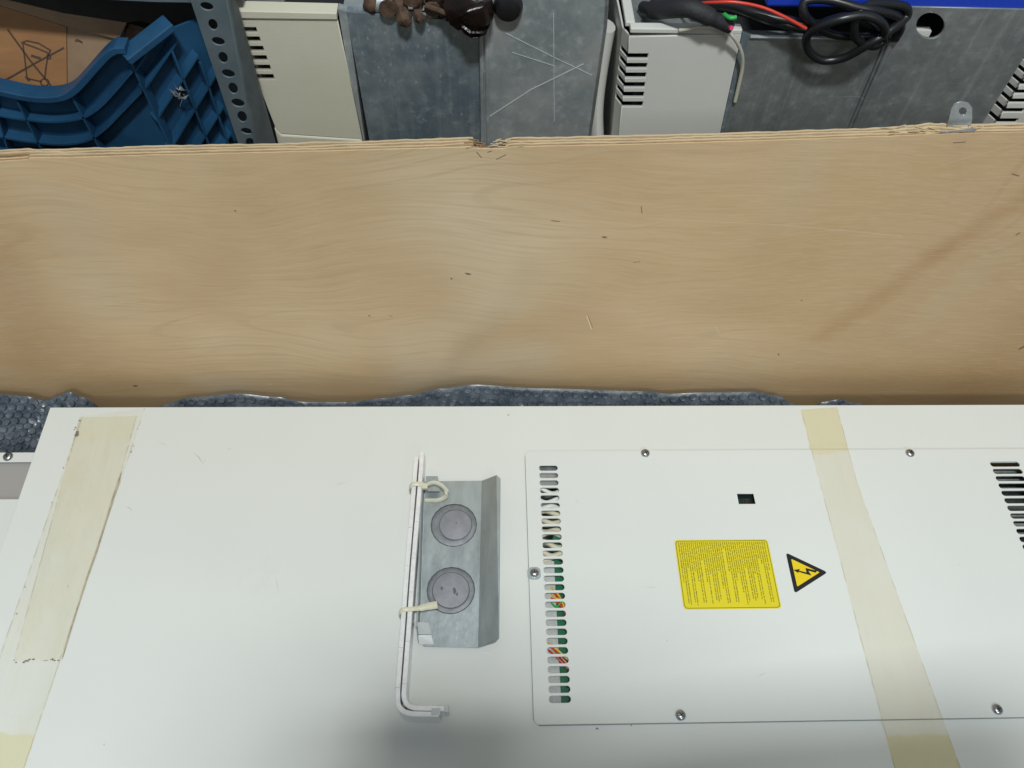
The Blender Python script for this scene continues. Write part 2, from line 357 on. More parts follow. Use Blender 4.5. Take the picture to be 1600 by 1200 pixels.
g.bump(g.math('ADD', g.math('MULTIPLY', fib, .6), g.math('MULTIPLY', blot, 3.0)), .3, .0009); M['veneer'] = m
M['ply_a'] = mat('ply_pale', (0.55, 0.43, 0.27), .6, var=.12, vscale=40, stretch=(1, 1, 1), bump=.4, bscale=250)
M['ply_b'] = mat('ply_dark', (0.30, 0.19, 0.10), .7, var=.2, vscale=60, bump=.5, bscale=250)

# bubble wrap
m = mat('blue_grey_film', (0.075, 0.10, 0.145), .22, spec=.7); g = G(m); c = g.coord()
n = g.noise(c, 45, 5, .7)
g.nt.links.new(g.mix(g.rng(n, .35, .7), (0.06, 0.08, 0.105), (0.15, 0.175, 0.21)), g.b.inputs['Base Color'])
g.put(g.b.inputs['Roughness'], g.rng(n, .3, .7, .24, .42))
g.bump(g.noise(c, 200, 2, .5), .25, .0008); M['wrap'] = m

# tape
def tape_mat(name, bands, base_a, base_c):
    """bands: list of (v0, v1, alpha, colour) along the strip"""
    m = mat(name, base_c, .3, spec=.5); g = G(m); c = g.coord()
    uv = g.n('ShaderNodeTexCoord').outputs['UV']; sp = g.n('ShaderNodeSeparateXYZ'); g.put(sp.inputs[0], uv); v = sp.outputs[1]; u = sp.outputs[0]
    jit = g.math('MULTIPLY', g.math('SUBTRACT', g.noise(c, 40, 3), .5), .03); vj = g.math('ADD', v, jit)
    col = g.mix(g.rng(g.noise(c, 8, 4, .6), .35, .65), base_c, tuple(x*y for x, y in zip(base_c, (.995, .985, .965)))); al = base_a
    al = g.math('ADD', g.rng(g.noise(g.coord((1, .25, 1)), 14, 3, .5), .3, .75, -.03, .05), base_a)
    for v0, v1, a_, cc in bands:
        k = g.math('MULTIPLY', g.rng(vj, v0-.006, v0+.006), g.rng(vj, v1-.006, v1+.006, 1, 0))
        col = g.mix(k, col, cc); al = g.math('ADD', g.math('MULTIPLY', al, g.math('SUBTRACT', 1.0, k)), g.math('MULTIPLY', k, a_))
    # dirty rims and creases
    rim = g.math('MAXIMUM', g.rng(u, .0, .035, 1, 0), g.rng(u, .965, 1, 0, 1))
    rim = g.math('MULTIPLY', rim, g.rng(g.noise(c, 60, 3), .4, .6)); col = g.mix(g.math('MULTIPLY', rim, .35), col, (0.62, 0.54, 0.40)); al = g.math('ADD', al, g.math('MULTIPLY', rim, .12))
    cr = g.rng(g.noise(g.vmath('MULTIPLY', uv, (7, 1.6, 1)), 1.6, 3, .55, 1.2), .485, .50); cr2 = g.rng(g.noise(g.vmath('MULTIPLY', uv, (7, 1.6, 1)), 1.6, 3, .55, 1.2), .50, .515, 1, 0)
    k = g.math('MULTIPLY', g.math('MULTIPLY', cr, cr2), .22); col = g.mix(k, col, (0.84, 0.81, 0.72))
    tr = g.n('ShaderNodeBsdfTransparent'); g.put(tr.inputs[0], col); g.b.inputs['Base Color'].default_value = (.74, .71, .60, 1)
    mx = g.n('ShaderNodeMixShader'); g.put(mx.inputs[0], g.math('MULTIPLY', al, 1.0, True)); g.nt.links.new(tr.outputs[0], mx.inputs[1]); g.nt.links.new(g.b.outputs[0], mx.inputs[2])
    g.nt.links.new(mx.outputs[0], g.nt.nodes['Material Output'].inputs[0])
    g.bump(g.noise(g.coord((1, .3, 1)), 22, 3), .8, .004)
    return m
M['tapeR'] = tape_mat('aged_clear_tape', [(-.1, .118, .10, (0.99, 0.945, 0.80)), (.86, 1.1, .10, (0.97, 0.92, 0.74))], .06, (0.99, 0.972, 0.93))
M['tapeL'] = tape_mat('pale_aged_tape', [(.86, 1.2, .08, (0.985, 0.96, 0.82))], .02, (0.997, 0.992, 0.972))
M['tapeL2'] = tape_mat('cream_aged_tape', [(-.1, .10, .05, (0.985, 0.968, 0.90))], .04, (0.996, 0.986, 0.955))
# ================================================================== SETTING
o = MB(); o.box((-3, -2.5, -.27), (3, 3, -.22)); tag(o.build('floor', M['floor']), kind='structure')
o = MB(); o.box((-3, 2.2, -.22), (3, 2.25, 1.6)); tag(o.build('back_wall', M['floor']), kind='structure')
o = MB(); o.box((-1.4, WY+.10, -.02), (1.4, 1.35, 0.0)); tag(o.build('rack_shelf', M['post']), 'grey steel shelf under the stored units', 'shelf')

# ================================================================== CRATE WALL (plywood)
front_top = [(-620, 260), (0, 250), (45, 247), (100, 247), (230, 243), (370, 240), (560, 235), (735, 230), (750, 233), (786, 233), (800, 230), (1000, 226), (1200, 220), (1430, 212), (1520, 209), (1600, 207), (2500, 196)]
def top_z(x, extra=0, Y=WY):
    pts = [PY(a, b, WY) for a, b in front_top]
    for i in range(len(pts)-1):
        if pts[i].x <= x <= pts[i+1].x:
            t = (x-pts[i].x)/(pts[i+1].x-pts[i].x); return pts[i].z*(1-t)+pts[i+1].z*t
    return pts[0].z if x < pts[0].x else pts[-1].z
ply = thing('plywood_board', (0, WY, -.2), 'wide pale plywood crate side standing behind the white cabinet', 'plywood board')
xl, xr = PY(-600, 255, WY).x, PY(2480, 197, WY).x
NX = 600
notch = (PY(741, 230, WY).x, PY(789, 230, WY).x); tear = (PY(1400, 208, WY).x, PY(1530, 208, WY).x); lt = PY(45, 247, WY).x
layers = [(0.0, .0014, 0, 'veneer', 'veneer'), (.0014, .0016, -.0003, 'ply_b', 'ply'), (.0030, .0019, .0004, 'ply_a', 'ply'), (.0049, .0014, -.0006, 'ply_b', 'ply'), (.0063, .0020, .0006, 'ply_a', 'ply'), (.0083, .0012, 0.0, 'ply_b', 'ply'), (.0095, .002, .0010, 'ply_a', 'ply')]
for li, (y0, th, dz, mm, nm) in enumerate(layers):
    o = MB(); vs = []; fs = []
    for i in range(NX+1):
        x = xl+(xr-xl)*i/NX; z = top_z(x) + dz
        if li > 0: z += .0009*noise.noise(Vector((x*22, li*5.3, 0))) + .0007*noise.noise(Vector((x*110, li*9.1, 3)))
        else: z += .0004*noise.noise(Vector((x*60, 0, 3)))
        if notch[0] < x < notch[1] and li > 1:
            z -= .015*(.55+.6*noise.noise(Vector((x*230, li*3.3, 8))))
        if notch[0]-.03 < x < notch[0] and li > 1: z += .0015*(x-notch[0]+.03)/.03
        if tear[0] < x < tear[1]:
            k = math.sin((x-tear[0])/(tear[1]-tear[0])*math.pi); z += k*(.0022*abs(noise.noise(Vector((x*90, li*4.4, 1))))+ .0003*li)
        if x < lt: z += -.0020 if li < 3 else .0008
        bow = .004*math.sin((x-xl)/(xr-xl)*math.pi)
        for (yy, zz) in ((y0, -.2), (y0, z), (y0+th-.00003, z), (y0+th-.00003, -.2)):
            wv = 0
            vs.append((x, WY+yy+bow*0, zz))
    for i in range(NX):
        a = i*4; b = a+4
        fs += [(a, b, b+1, a+1), (a+1, b+1, b+2, a+2), (a+2, b+2, b+3, a+3)]
    fs += [(0, 1, 2, 3), (NX*4+3, NX*4+2, NX*4+1, NX*4)]
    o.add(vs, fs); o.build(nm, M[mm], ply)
# torn fibres at the notch and the strap
def splinters(x0, x1, n, L):
    o = MB()
    for k in range(n):
        x = random.uniform(x0, x1); z = top_z(x); y = WY+random.uniform(.001, .010); s = random.choice((-1, 1)); l = random.uniform(.3, 1)*L; h = random.uniform(-.001, .003)
        o.prism([(x, y, z+h), (x+s*l, y-random.uniform(-.002, .003), z+h+random.uniform(-.001, .0025)), (x, y, z+h-.0012)], (0, .0008, 0))
    return o
splinters(notch[0]-.006, notch[0]+.012, 16, .012).build('splinter', M['ply_b'], ply)
splinters(notch[1]-.012, notch[1]+.006, 16, .012).build('splinter', M['ply_a'], ply)
splinters(tear[0], tear[1], 46, .02).build('splinter', M['ply_a'], ply)
# crate floor
o = MB(); o.box((xl, -.25, -.215), (xr, WY-.001, -.2)); tag(o.build('crate_floor', M['crate_wood']), 'pale crate bottom board under the cabinet', 'crate floor')

# ================================================================== BUBBLE WRAP
def prof_z(px):
    pts = [(-60, 616), (0, 616), (40, 619), (72, 626), (88, 619), (108, 612), (130, 621), (160, 638), (200, 648), (238, 636), (300, 621), (370, 615), (430, 620), (480, 628), (545, 628), (600, 622), (640, 617), (690, 607), (740, 601), (850, 607), (1000, 611), (1050, 615), (1100, 613), (1180, 612), (1215, 618), (1240, 631), (1265, 640), (1285, 628), (1310, 624), (1340, 630), (1380, 645), (1700, 660)]
    for i in range(len(pts)-1):
        if pts[i][0] <= px <= pts[i+1][0]:
            t = (px-pts[i][0])/(pts[i+1][0]-pts[i][0]); t = t*t*(3-2*t)
            return pts[i][1]*(1-t)+pts[i+1][1]*t
    return 660
def wrap_pt(s, t):
    """s = photo column the crest lies under, t: 0 crest .. 1 lower front edge"""
    cr = PY(s, prof_z(s), WY-.012)
    y1 = .478; z1 = -.115
    y = cr.y + (y1-cr.y)*t; z = cr.z + (z1-cr.z)*(t**.8)
    z += .006*noise.noise(Vector((cr.x*16, t*2.5, 1)))*min(1, t*5) + .004*noise.noise(Vector((cr.x*45, t*5, 7)))*min(1, t*5)
    if s < 160: z += .022*math.sin(t*math.pi)*math.exp(-((s-85-t*-70)/60)**2)
    return Vector((cr.x, y, z))
o = MB(); NS, NT = 500, 26; vs = []
for i in range(NS+1):
    for j in range(NT+1): vs.append(wrap_pt(-60+1560*i/NS, j/NT))
o.add(vs, [(i*(NT+1)+j, (i+1)*(NT+1)+j, (i+1)*(NT+1)+j+1, i*(NT+1)+j+1) for i in range(NS) for j in range(NT)])
row = 0; t = .03
while t < 1:
    s = -55 + (row % 2)*7.7
    while s < 1440:
        ss = s+random.uniform(-.7, .7); tt = t+random.uniform(-.006, .006)
        p = wrap_pt(ss, tt); a = (wrap_pt(ss+2, tt)-p).normalized(); b = (wrap_pt(ss, min(1, tt+.02))-p).normalized(); nn = a.cross(b)
        if nn.z < 0: nn = -nn
        r = .0053; hh = random.uniform(.0028, .0040); tilt = random.uniform(-.25, .25); sg = 10; V = []
        sq = random.uniform(.82, 1.0)
        for (rr, h) in ((1, -.05), (.97, .6), (.84, .95), (.45, .86-random.uniform(0, .3))):
            for k in range(sg):
                th = 6.2832*k/sg; V.append(p + a*r*rr*math.cos(th) + b*r*sq*rr*math.sin(th) + nn*(hh*h*(1+tilt*math.cos(th+row)) + random.uniform(-.00025, .00025)))
        o.add(V, [(i*sg+k, i*sg+(k+1) % sg, (i+1)*sg+(k+1) % sg, (i+1)*sg+k) for i in range(3) for k in range(sg)] + [tuple(3*sg+k for k in range(sg))])
        s += 15.4
    t += .079; row += 1
wr = o.build('bubble_wrap', M['wrap'], smooth=True, fixn=True)
tag(wr, 'dark blue grey bubble wrap tucked between white cabinet and plywood', 'bubble wrap')
md = wr.modifiers.new('thick', 'SOLIDIFY'); md.thickness = .0003

# ================================================================== CABINET
cab = thing('electrical_cabinet', (0, .2, -.19), 'large white sheet metal cabinet lying flat with vented cover and yellow stickers', 'electrical cabinet')
c0 = PZ(78, 638); c0r = PZ(1600, 631); XL = c0.x; YB = (c0.y + c0r.y)/2; XR = PZ(1900, 1200).x+.4; YF = -.14
XR = max(XR, c0r.x+.35)
# cover rectangle
q = PZ(822, 706, .0015); q2 = PZ(832, 1133, .0015); CX0 = (q.x+q2.x)/2; CY1 = q.y; CY0 = q2.y; CX1 = CX0+.98
print('scene', XL, YB, XR, CX0, CY0, CY1)
ins = .017
plate('panel', [(XL, YF), (XR, YF), (XR, YB), (XL, YB)], [[(CX0+ins, CY0+ins), (CX0+ins, CY1-ins), (CX1-ins, CY1-ins), (CX1-ins, CY0+ins)]], MX(-.001), .002, M['white'], cab, .0004)
o = MB()   # turned-down rim
for a, b in (((XL, YB-.0015, -.022), (XR, YB, -.0022)), ((XL, YF, -.022), (XL+.0015, YB-.0017, -.0022)), ((XR-.0015, YF, -.022), (XR, YB-.0017, -.0022)), ((XL+.0017, YF, -.022), (XR-.0017, YF+.0015, -.0022))): o.box(a, b)
o.build('rim', M['white'], cab)
o = MB(); o.box((XL+.08, YF+.02, -.19), (XR-.02, .44, -.07)); o.build('body', M['white'], cab)
# slots
SL = []
ys0 = PZ(857, 732, .002).y; ys1 = PZ(874, 1093, .002).y; NSL = 28; pitch = (ys0-ys1)/(NSL-1); sh = pitch*.72
slx0 = (PZ(842, 732, .002).x+PZ(857, 1093, .002).x)/2; slx1 = (PZ(872, 732, .002).x+PZ(891, 1093, .002).x)/2
srx0 = PZ(1547, 727, .002).x; srx1 = PZ(1593, 727, .002).x
holes = []
for k in range(NSL):
    yc = ys0-pitch*k
    holes.append(rrect(slx0, yc-sh/2, slx1, yc+sh/2, sh/2-.0001, 5)[::-1]); holes.append(rrect(srx0, yc+.002-sh/2, srx1, yc+.002+sh/2, sh/2-.0001, 5)[::-1])
wa = PZ(1151, 772, .002); wb = PZ(1180, 788, .002); wx0 = PZ(1151, 772, .002).x; wx1 = PZ(1177, 772, .002).x
holes.append([(wx0, wb.y), (wx0, wa.y), (wx1, wa.y), (wx1, wb.y)])
def circ(x, y, r, n=20): return [(x+r*math.cos(2*math.pi*k/n), y+r*math.sin(2*math.pi*k/n)) for k in range(n)]
sn = PZ(834, 896, .002)
outer = rrect(CX0, CY0, CX1, CY1, .006, 4)
# small open notch round the left screw
ol = []
for i, p in enumerate(outer): ol.append(p)
cov = plate('cover_plate', ol, holes, MX(.0023), .0022, M['white2'], cab, .0003)
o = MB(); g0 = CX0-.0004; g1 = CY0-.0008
o.box((g0, CY0+.005, .0001), (CX0+.004, CY1-.006, .0011)); o.box((CX0+.005, g1, .0001), (CX1-.006, CY0+.003, .0011)); o.build('shadow_strip', M['shadow_grey'], cab)  # grey strips added as a painted shadow line along the cover's edge
tag(cov, 'vented cover plate screwed on with pan head screws')
def screw(name, c, r, parent, rot=.3, dirv='Z'):
    o = MB(); o.lathe(c, [(r*1.0, 0), (r*1.0, r*.22), (r*.92, r*.42), (r*.7, r*.62), (r*.35, r*.72)], 24, dirv)
    s = o.build(name, M['screw'], parent, True)
    o = MB()
    for k in range(2):
        a = rot+k*math.pi/2
        if dirv == 'Z':
            d = Vector((math.cos(a), math.sin(a), 0)); e = Vector((-math.sin(a), math.cos(a), 0)); up = Vector((0, 0, 1))
        else:
            d = Vector((math.cos(a), 0, math.sin(a))); e = Vector((-math.sin(a), 0, math.cos(a))); up = Vector((0, -1, 0))
        b = Vector(c)+up*(r*(.735+.01*k))
        o.prism([b+d*r*.5+e*r*.09, b-d*r*.5+e*r*.09, b-d*r*.5-e*r*.09, b+d*r*.5-e*r*.09], up*.0001)
    o.build('drive_recess', M['recess'], s)
    return s
for (x, y, rr) in ((1008, 709, .3), (1421, 709, .9), (1063, 1118, .6), (1557, 1109, .2)):
    p = PZ(x, y, .0025); screw('screw', (p.x, p.y, .0034), .0053, cab, rr)
p = PZ(835, 896, .0025)
o = MB(); o.prism([Vector((x_, y_, .00345)) for x_, y_ in rrect(p.x-.0075, p.y-.0075, p.x+.0070, p.y+.0070, .005)], (0, 0, .0002)); o.build('washer', M['bracket'], cab)
screw('screw', (p.x, p.y, .0037), .0050, cab, .1)
# display behind the window
wc_ = Vector(((wx0+wx1)/2, (wa.y+wb.y)/2, 0))
o = MB(); o.box((wx0-.004, wb.y-.004, -.012), (wx1+.004, wa.y+.004, -.0045)); disp = o.build('display', M['display'], cab)
o = MB()
def seg7(o, cx, cy, w_, h_, t_, z):
    for (x0, y0, x1, y1) in ((-w_, h_, w_, h_), (-w_, 0, w_, 0), (-w_, -h_, w_, -h_), (-w_, 0, -w_, h_), (w_, 0, w_, h_), (-w_, -h_, -w_, 0), (w_, -h_, w_, 0)):
        o.box((cx+min(x0, x1)-t_/2, cy+min(y0, y1)-t_/2, z), (cx+max(x0, x1)+t_/2, cy+max(y0, y1)+t_/2, z+.0001+random.random()*.00005))
seg7(o, wc_.x-.0035, wc_.y, .0022, .003, .0006, -.0044); o.build('digit', M['disp_g'], disp)
o = MB(); seg7(o, wc_.x+.0025, wc_.y, .0015, .0025, .0006, -.0044); o.build('digit', M['disp_r'], disp)
# insides under the slots
o = MB(); o.box((CX0+.002, CY0+.002, -.068), (CX1-.002, CY1-.002, -.066)); o.build('inner_tray', M['bracket'], cab)
sw = slx1-slx0
def sy(k): return ys0-pitch*k
o = MB(); o.box((slx0-.012, sy(29), -.014), (slx0+sw*.60, sy(11.5), -.008)); o.build('insulation', M['grey_foam'], cab)
o = MB(); o.box((slx0+sw*.62, sy(29), -.012), (slx1+.06, sy(3.5), -.0105)); pc = o.build('circuit_board', M['pcb'], cab)
for k in range(26):
    o = MB(); x = random.uniform(slx1-.008, slx1+.05); y = random.uniform(sy(28), sy(4)); a = random.uniform(.002, .005)
    o.box((x, y, -.0104), (x+a, y+a*.7, -.0104+random.uniform(.001, .003))); o.build('component', M['black'], pc)
o = MB(); o.box((slx0-.012, sy(2.2), -.010), (slx1+.02, sy(-1), -.008)); o.build('shield', M['galv3'], cab)
for k in range(10):
    o = MB(); y = sy(2.6+k*.95); pts = []
    for j in range(8):
        pts.append((slx0-.01+(sw+.02)*j/7, y+.003*math.sin(j*1.1+k*1.7)-.004*(j/7)*(k % 3), -.0065-.002*(k % 2)+.001*math.sin(j+k)))
    o.tube(smooth_path(pts, 4), .0031 if k > 1 else .0026, 10); o.build('cable', M['beige_cable'] if k > 2 else M['white2'], cab, True)
for k, (ka, kb, mm) in enumerate(((15, 17.6, 'red'), (15.4, 17.2, 'yel_wire'), (16.4, 16.6, 'green_wire'), (14.6, 18, 'yel_wire'), (15.8, 18.2, 'red'), (20.8, 23, 'yel_wire'), (21, 23.6, 'red'), (21.6, 24, 'red'))):
    o = MB(); xa = slx0+sw*(.35 if k < 5 else .1); pts = [(xa, sy(ka), -.009), (xa+sw*.25, sy(ka+.6), -.005), (xa+sw*.5, sy((ka+kb)/2), -.004), (slx1+.004, sy(kb), -.006), (slx1+.02, sy(kb+.3), -.009)]
    o.tube(smooth_path(pts, 6), .0011, 8); o.build('wire', M[mm], cab, True)
o = MB()
for k in range(24): o.box((srx0-.01, sy(k*1.2)-.002, -.030), (srx1+.06, sy(k*1.2)+.001, -.012))
o.build('heat_sink', M['galv2'], cab)
# yellow text sticker
a, b, c_, d = [PZ(x, y, .002) for x, y in ((1052, 846), (1198, 842), (1221, 951), (1069, 954))]
zx = .00345; sx0 = (a.x+d.x)/2; sx1 = (b.x+c_.x)/2; sy1 = (a.y+b.y)/2; sy0 = (c_.y+d.y)/2
o = MB(); o.prism([Vector((x_, y_, zx)) for x_, y_ in rrect(sx0, sy0, sx1, sy1, .004)], (0, 0, .00012)); st = o.build('text_sticker', M['yellow'], cab)
o = MB(); zt = zx+.00018
ob = rrect(sx0+.0012, sy0+.0012, sx1-.0012, sy1-.0012, .0035); ib = rrect(sx0+.0019, sy0+.0019, sx1-.0019, sy1-.0019, .003)
n = len(ob); o.add([(x_, y_, zt) for x_, y_ in ob]+[(x_, y_, zt) for x_, y_ in ib], [(i, (i+1) % n, (i+1) % n+n, i+n) for i in range(n)])
o.build('sticker_border', M['ink'], st, fixn=False)
lens = [.62, .95, .96, .40, .92, .97, .45, .60, .93, .93, .30, .62, .96, .50, .90, .92, .90, .45, .72, .94, .95, .12, .46, .95, .94, .60, .50, .78, .96, .93, .40, .88, .92, .88, .50, .90, .96, .25, .36, .92, .93, .45]
o = MB(); nl = len(lens); hL = sy1-sy0-.006; rs = random.Random(3)
for i, L in enumerate(lens):
    xx = sx0+.0035+(sx1-sx0-.007)*(i+.5)/nl; lw = (sx1-sx0-.007)/nl*.52; y = sy1-.003; ye = sy1-.003-hL*L
    while y > ye:
        wl = rs.uniform(.0015, .0062); wl = min(wl, y-ye+.0005)
        yy = y
        while yy > y-wl:                                     # letters
            l = rs.uniform(.0004, .0008); hh = lw*rs.choice((.7, .7, 1.0)); o.box((xx-lw/2, yy-l, zt), (xx-lw/2+hh, yy, zt+.00003)); yy -= l+.00018
        y -= wl+.0010
o.build('printed_text', M['ink'], st)
# warning triangle
T = [PZ(x, y, .002) for x, y in ((1227, 864), (1292, 893), (1241, 928))]
bx = (T[0].x+T[2].x)/2; tri = [Vector((bx, T[0].y, zx)), Vector((T[1].x, (T[0].y+T[2].y)/2, zx)), Vector((bx, T[2].y, zx))]
def shrink(tri, k):
    c = sum(tri, Vector())/3; return [c+(p-c)*k for p in tri]
def roundtri(tri, r):
    out = []
    for i in range(3):
        p = tri[i]; a = (tri[i-1]-p).normalized(); b = (tri[(i+1) % 3]-p).normalized()
        for t in (0, .25, .5, .75, 1): out.append(p+a*r*(1-t)**2+b*r*t**2)
    return out
o = MB(); o.prism(roundtri(tri, .004), (0, 0, .00012)); tr = o.build('warning_triangle', M['ink2'], cab)
o = MB(); o.prism([p+Vector((0, 0, .00014)) for p in roundtri(shrink(tri, .68), .0015)], (0, 0, .00005)); o.build('triangle_field', M['yellow2'], tr)
def Z5(x, y): p = PZ(1020+x/5, 740+y/5, .002); p.z = zx+.00022; return p
o = MB()
o.prism([Z5(*p) for p in ((1094, 757), (1148, 749), (1138, 762), (1197, 776), (1188, 741), (1278, 763), (1270, 779), (1212, 763), (1235, 801), (1131, 771), (1136, 783))], (0, 0, .00005)); o.build('lightning_bolt', M['ink2'], tr)
# tapes
def tape(name, L, Rr, m, parent, hf, nv=60, nu=10, label=None):
    vs = []; uvs = []
    for j in range(nv+1):
        v = j/nv
        def ev(P):
            for i in range(len(P)-1):
                if P[i][2] <= v <= P[i+1][2]:
                    t = (v-P[i][2])/(P[i+1][2]-P[i][2]); return (P[i][0]*(1-t)+P[i+1][0]*t, P[i][1]*(1-t)+P[i+1][1]*t)
        la = ev(L); ra = ev(Rr)
        for i in range(nu+1):
            u = i/nu; x = la[0]*(1-u)+ra[0]*u; y = la[1]*(1-u)+ra[1]*u
            if i in (0, nu): x += random.uniform(-.35, .35)
            p = PZ(x, y, 0); z = hf(p); p = PZ(x, y, z); vs.append(p); uvs.append((u, v))
    fs = [(j*(nu+1)+i, j*(nu+1)+i+1, (j+1)*(nu+1)+i+1, (j+1)*(nu+1)+i) for j in range(nv) for i in range(nu)]
    me = bpy.data.meshes.new(name); me.from_pydata([tuple(p) for p in vs], [], fs); uvl = me.uv_layers.new(name='UVMap')
    for pl in me.polygons:
        for li in pl.loop_indices: uvl.data[li].uv = uvs[me.loops[li].vertex_index]
    o = link(name, me, m, parent); 
    if label: tag(o, label)
    return o
def hR(p): return .0039 if CY0-.005 < p.y < CY1+.008 and p.x > CX0 else .0004
tape('adhesive_tape', [(1251, 640, 0), (1405, 1230, 1)], [(1308, 636, 0), (1340, 755, .2), (1512, 1230, 1)], M['tapeR'], cab, hR, 90, label='yellowed clear tape stuck across the vented cover')
tape('adhesive_tape', [(128, 650, 0), (-6, 1040, .7), (-65, 1230, 1)], [(227, 638, 0), (28, 1230, 1)], M['tapeL'], cab, lambda p: .0004, label='long pale strip of aged tape near the left edge')
tape('adhesive_tape', [(124, 652, 0), (20, 1034, 1)], [(214, 650, 0), (190, 737, .22), (98, 1028, 1)], M['tapeL2'], cab, lambda p: .0008, label='shorter cream strip of tape laid over the longer one')
# grime marks on the tape
dirtm = mat('dirt', (0.20, 0.17, 0.125), .8)
def blob(x, y, r, z=.0011, n=9, ax=1.0):
    c = PZ(x, y, z); o = MB(); o.prism([c+Vector((math.cos(6.283*k/n)*r*random.uniform(.6, 1.2)*ax, math.sin(6.283*k/n)*r*random.uniform(.6, 1.2), 0)) for k in range(n)], (0, 0, .00008)); o.build('grime_mark', dirtm, cab)
for (x, y, r) in ((119, 679, .0026), (121, 675, .0018), (125, 657, .0014), (118, 668, .001), (116, 671, .0007), (99, 731, .0008), (81, 785, .0006), (215, 670, .0006), (205, 706, .0010), (209, 697, .0006), (39, 917, .0007), (26, 959, .0008), (106, 916, .0006)): blob(x, y, r)
for k in range(26):
    x = 22+k*3.0; 
    if random.random() < .6: blob(x, 1033-k*.12+random.uniform(-2.5, 2.5), random.uniform(.0003, .0010), ax=1.6)
o = MB()
rim_px = [(190, 737), (186, 750), (178, 775), (165, 815), (150, 862), (135, 905), (122, 945), (110, 985), (98, 1027)]
o.tube([PZ(x+random.uniform(-.6, .6), y, .0009) for x, y in rim_px], [.0004, .0011, .0012, .0009, .0012, .0011, .0008, .001, .0005], r2=.0002, up=(1, 0, 0), seg=6)
o.build('grime_mark', mat('tape_rim_dirt', (0.40, 0.35, 0.25), .7, var=.3, vscale=120), cab)

scf = mat('pale_scuff', (0.80, 0.81, 0.80), .5); scd = mat('grey_scuff', (0.52, 0.53, 0.51), .6)
def scuff(x0, y0, x1, y1, w_, m_, z=.0001):
    a = PZ(x0, y0, z); b = PZ(x1, y1, z); d = (b-a); n_ = Vector((-d.y, d.x, 0)).normalized()*w_; mid = (a+b)/2+n_*1.5
    o = MB(); o.prism([a, mid+n_, b, mid-n_], (0, 0, .00004)); o.build('scuff', m_, cab)
for q_ in ((748, 1018, 776, 1026, .0004, scf), (302, 706, 318, 726, .0007, scd), (318, 724, 322, 716, .0004, scd), (355, 700, 362, 703, .0003, scd), (246, 690, 262, 697, .0003, scd), (196, 790, 208, 800, .0005, scd), (160, 1163, 163, 1166, .0008, scd), (930, 1140, 936, 1140, .0009, M['groove']), (985, 1134, 987, 1135, .0010, M['groove']), (520, 760, 545, 752, .0003, scd), (430, 900, 436, 930, .0003, scd)): scuff(*q_)
for q_ in ((900, 779, 903, 788, .0003, scd), (1005, 917, 1030, 919, .0003, scd), (1496, 882, 1499, 883, .0005, scd), (1040, 1000, 1044, 1003, .0004, scd), (1180, 1060, 1200, 1050, .0003, scd)): scuff(*q_, z=.00342)
# ================================================================== LOWER ENCLOSURE (left)
ze = -.035
e0 = PZ(0, 707, ze)
enc = thing('metal_enclosure', (XL-.1, .3, -.19), 'lower white enclosure with grey opening showing left of the cabinet', 'enclosure')
gx1 = XL+.03; ga = PZ(0, 722, ze); gb = PZ(0, 780, ze)
plate('lid', [(XL-.45, YF), (XL+.075, YF), (XL+.075, e0.y), (XL-.45, e0.y)], [[(XL-.3, gb.y), (XL-.3, ga.y), (gx1, ga.y), (gx1, gb.y)]], MX(ze-.001), .002, M['white'], enc, .0004)
o = MB(); o.box((XL-.45, YF, -.19), (XL+.075, e0.y-.0005, ze-.016)); o.build('box_body', M['white2'], enc)
o = MB(); o.box((XL-.3, gb.y-.01, ze-.008), (gx1+.01, ga.y+.01, ze-.006)); o.build('inner_plate', mat('taupe_plate', (0.36, 0.345, 0.335), .5), enc)
for x, y in ((13, 714), (5, 906)):
    p = PZ(x, y, ze); screw('screw', (p.x, p.y, ze+.0001), .0058, enc, .5)

# ================================================================== BARS, BRACKET, TIES
zb = .030
def bar(name, pxs, label, marks_=()):
    pts = [PZ(x, y, zb) for x, y in pxs]; th = .0025
    o = MB(); o.tube([Vector((p.x, p.y, .0152)) for p in pts], .0148, r2=th, up=(0, 0, 1), square=True)
    b = o.build(name, M['alu'], None, bevel=.0006); tag(b, label, 'metal bar', 'paired aluminium bars')
    for my in marks_:
        k = min(range(len(pxs)-1), key=lambda i: 0 if pxs[i][1] <= my <= pxs[i+1][1] else 9)
        a, c = pxs[k], pxs[k+1]; t = (my-a[1])/(c[1]-a[1]); q_ = PZ(a[0]+(c[0]-a[0])*t, my, zb); q_.z = .0301
        m_ = MB(); m_.box((q_.x-.0022, q_.y-.0002, .0298), (q_.x+.0018, q_.y+.0002, .03010)); m_.build('score_mark', M['scuffgrey'], b)
    return b
def bend(p0, p1, p2, n=8):
    out = []
    for k in range(n+1):
        t = k/n; out.append(((1-t)**2*p0[0]+2*t*(1-t)*p1[0]+t*t*p2[0], (1-t)**2*p0[1]+2*t*(1-t)*p1[1]+t*t*p2[1]))
    return out
rb = [(659.5, 706), (655, 770), (646, 876), (638, 990), (631.5, 1075)] + bend((631, 1083), (630, 1104), (650, 1106)) + [(670, 1106.5), (694, 1107)]
lb = [(650.5, 713), (645, 780), (636.8, 876), (628.5, 985), (621.5, 1075)] + bend((621.5, 1093), (621, 1112.5), (644, 1115)) + [(660, 1115.5), (686, 1116)]
bars = []
bars.append(bar('aluminium_bar', rb, 'inner L shaped aluminium bar, the right one of the tied pair, longer at both ends', (815, 872, 925, 1002, 1068)))
bars.append(bar('aluminium_bar', lb, 'outer L shaped aluminium bar, the left one of the tied pair', (760, 824, 884, 1012, 1074)))
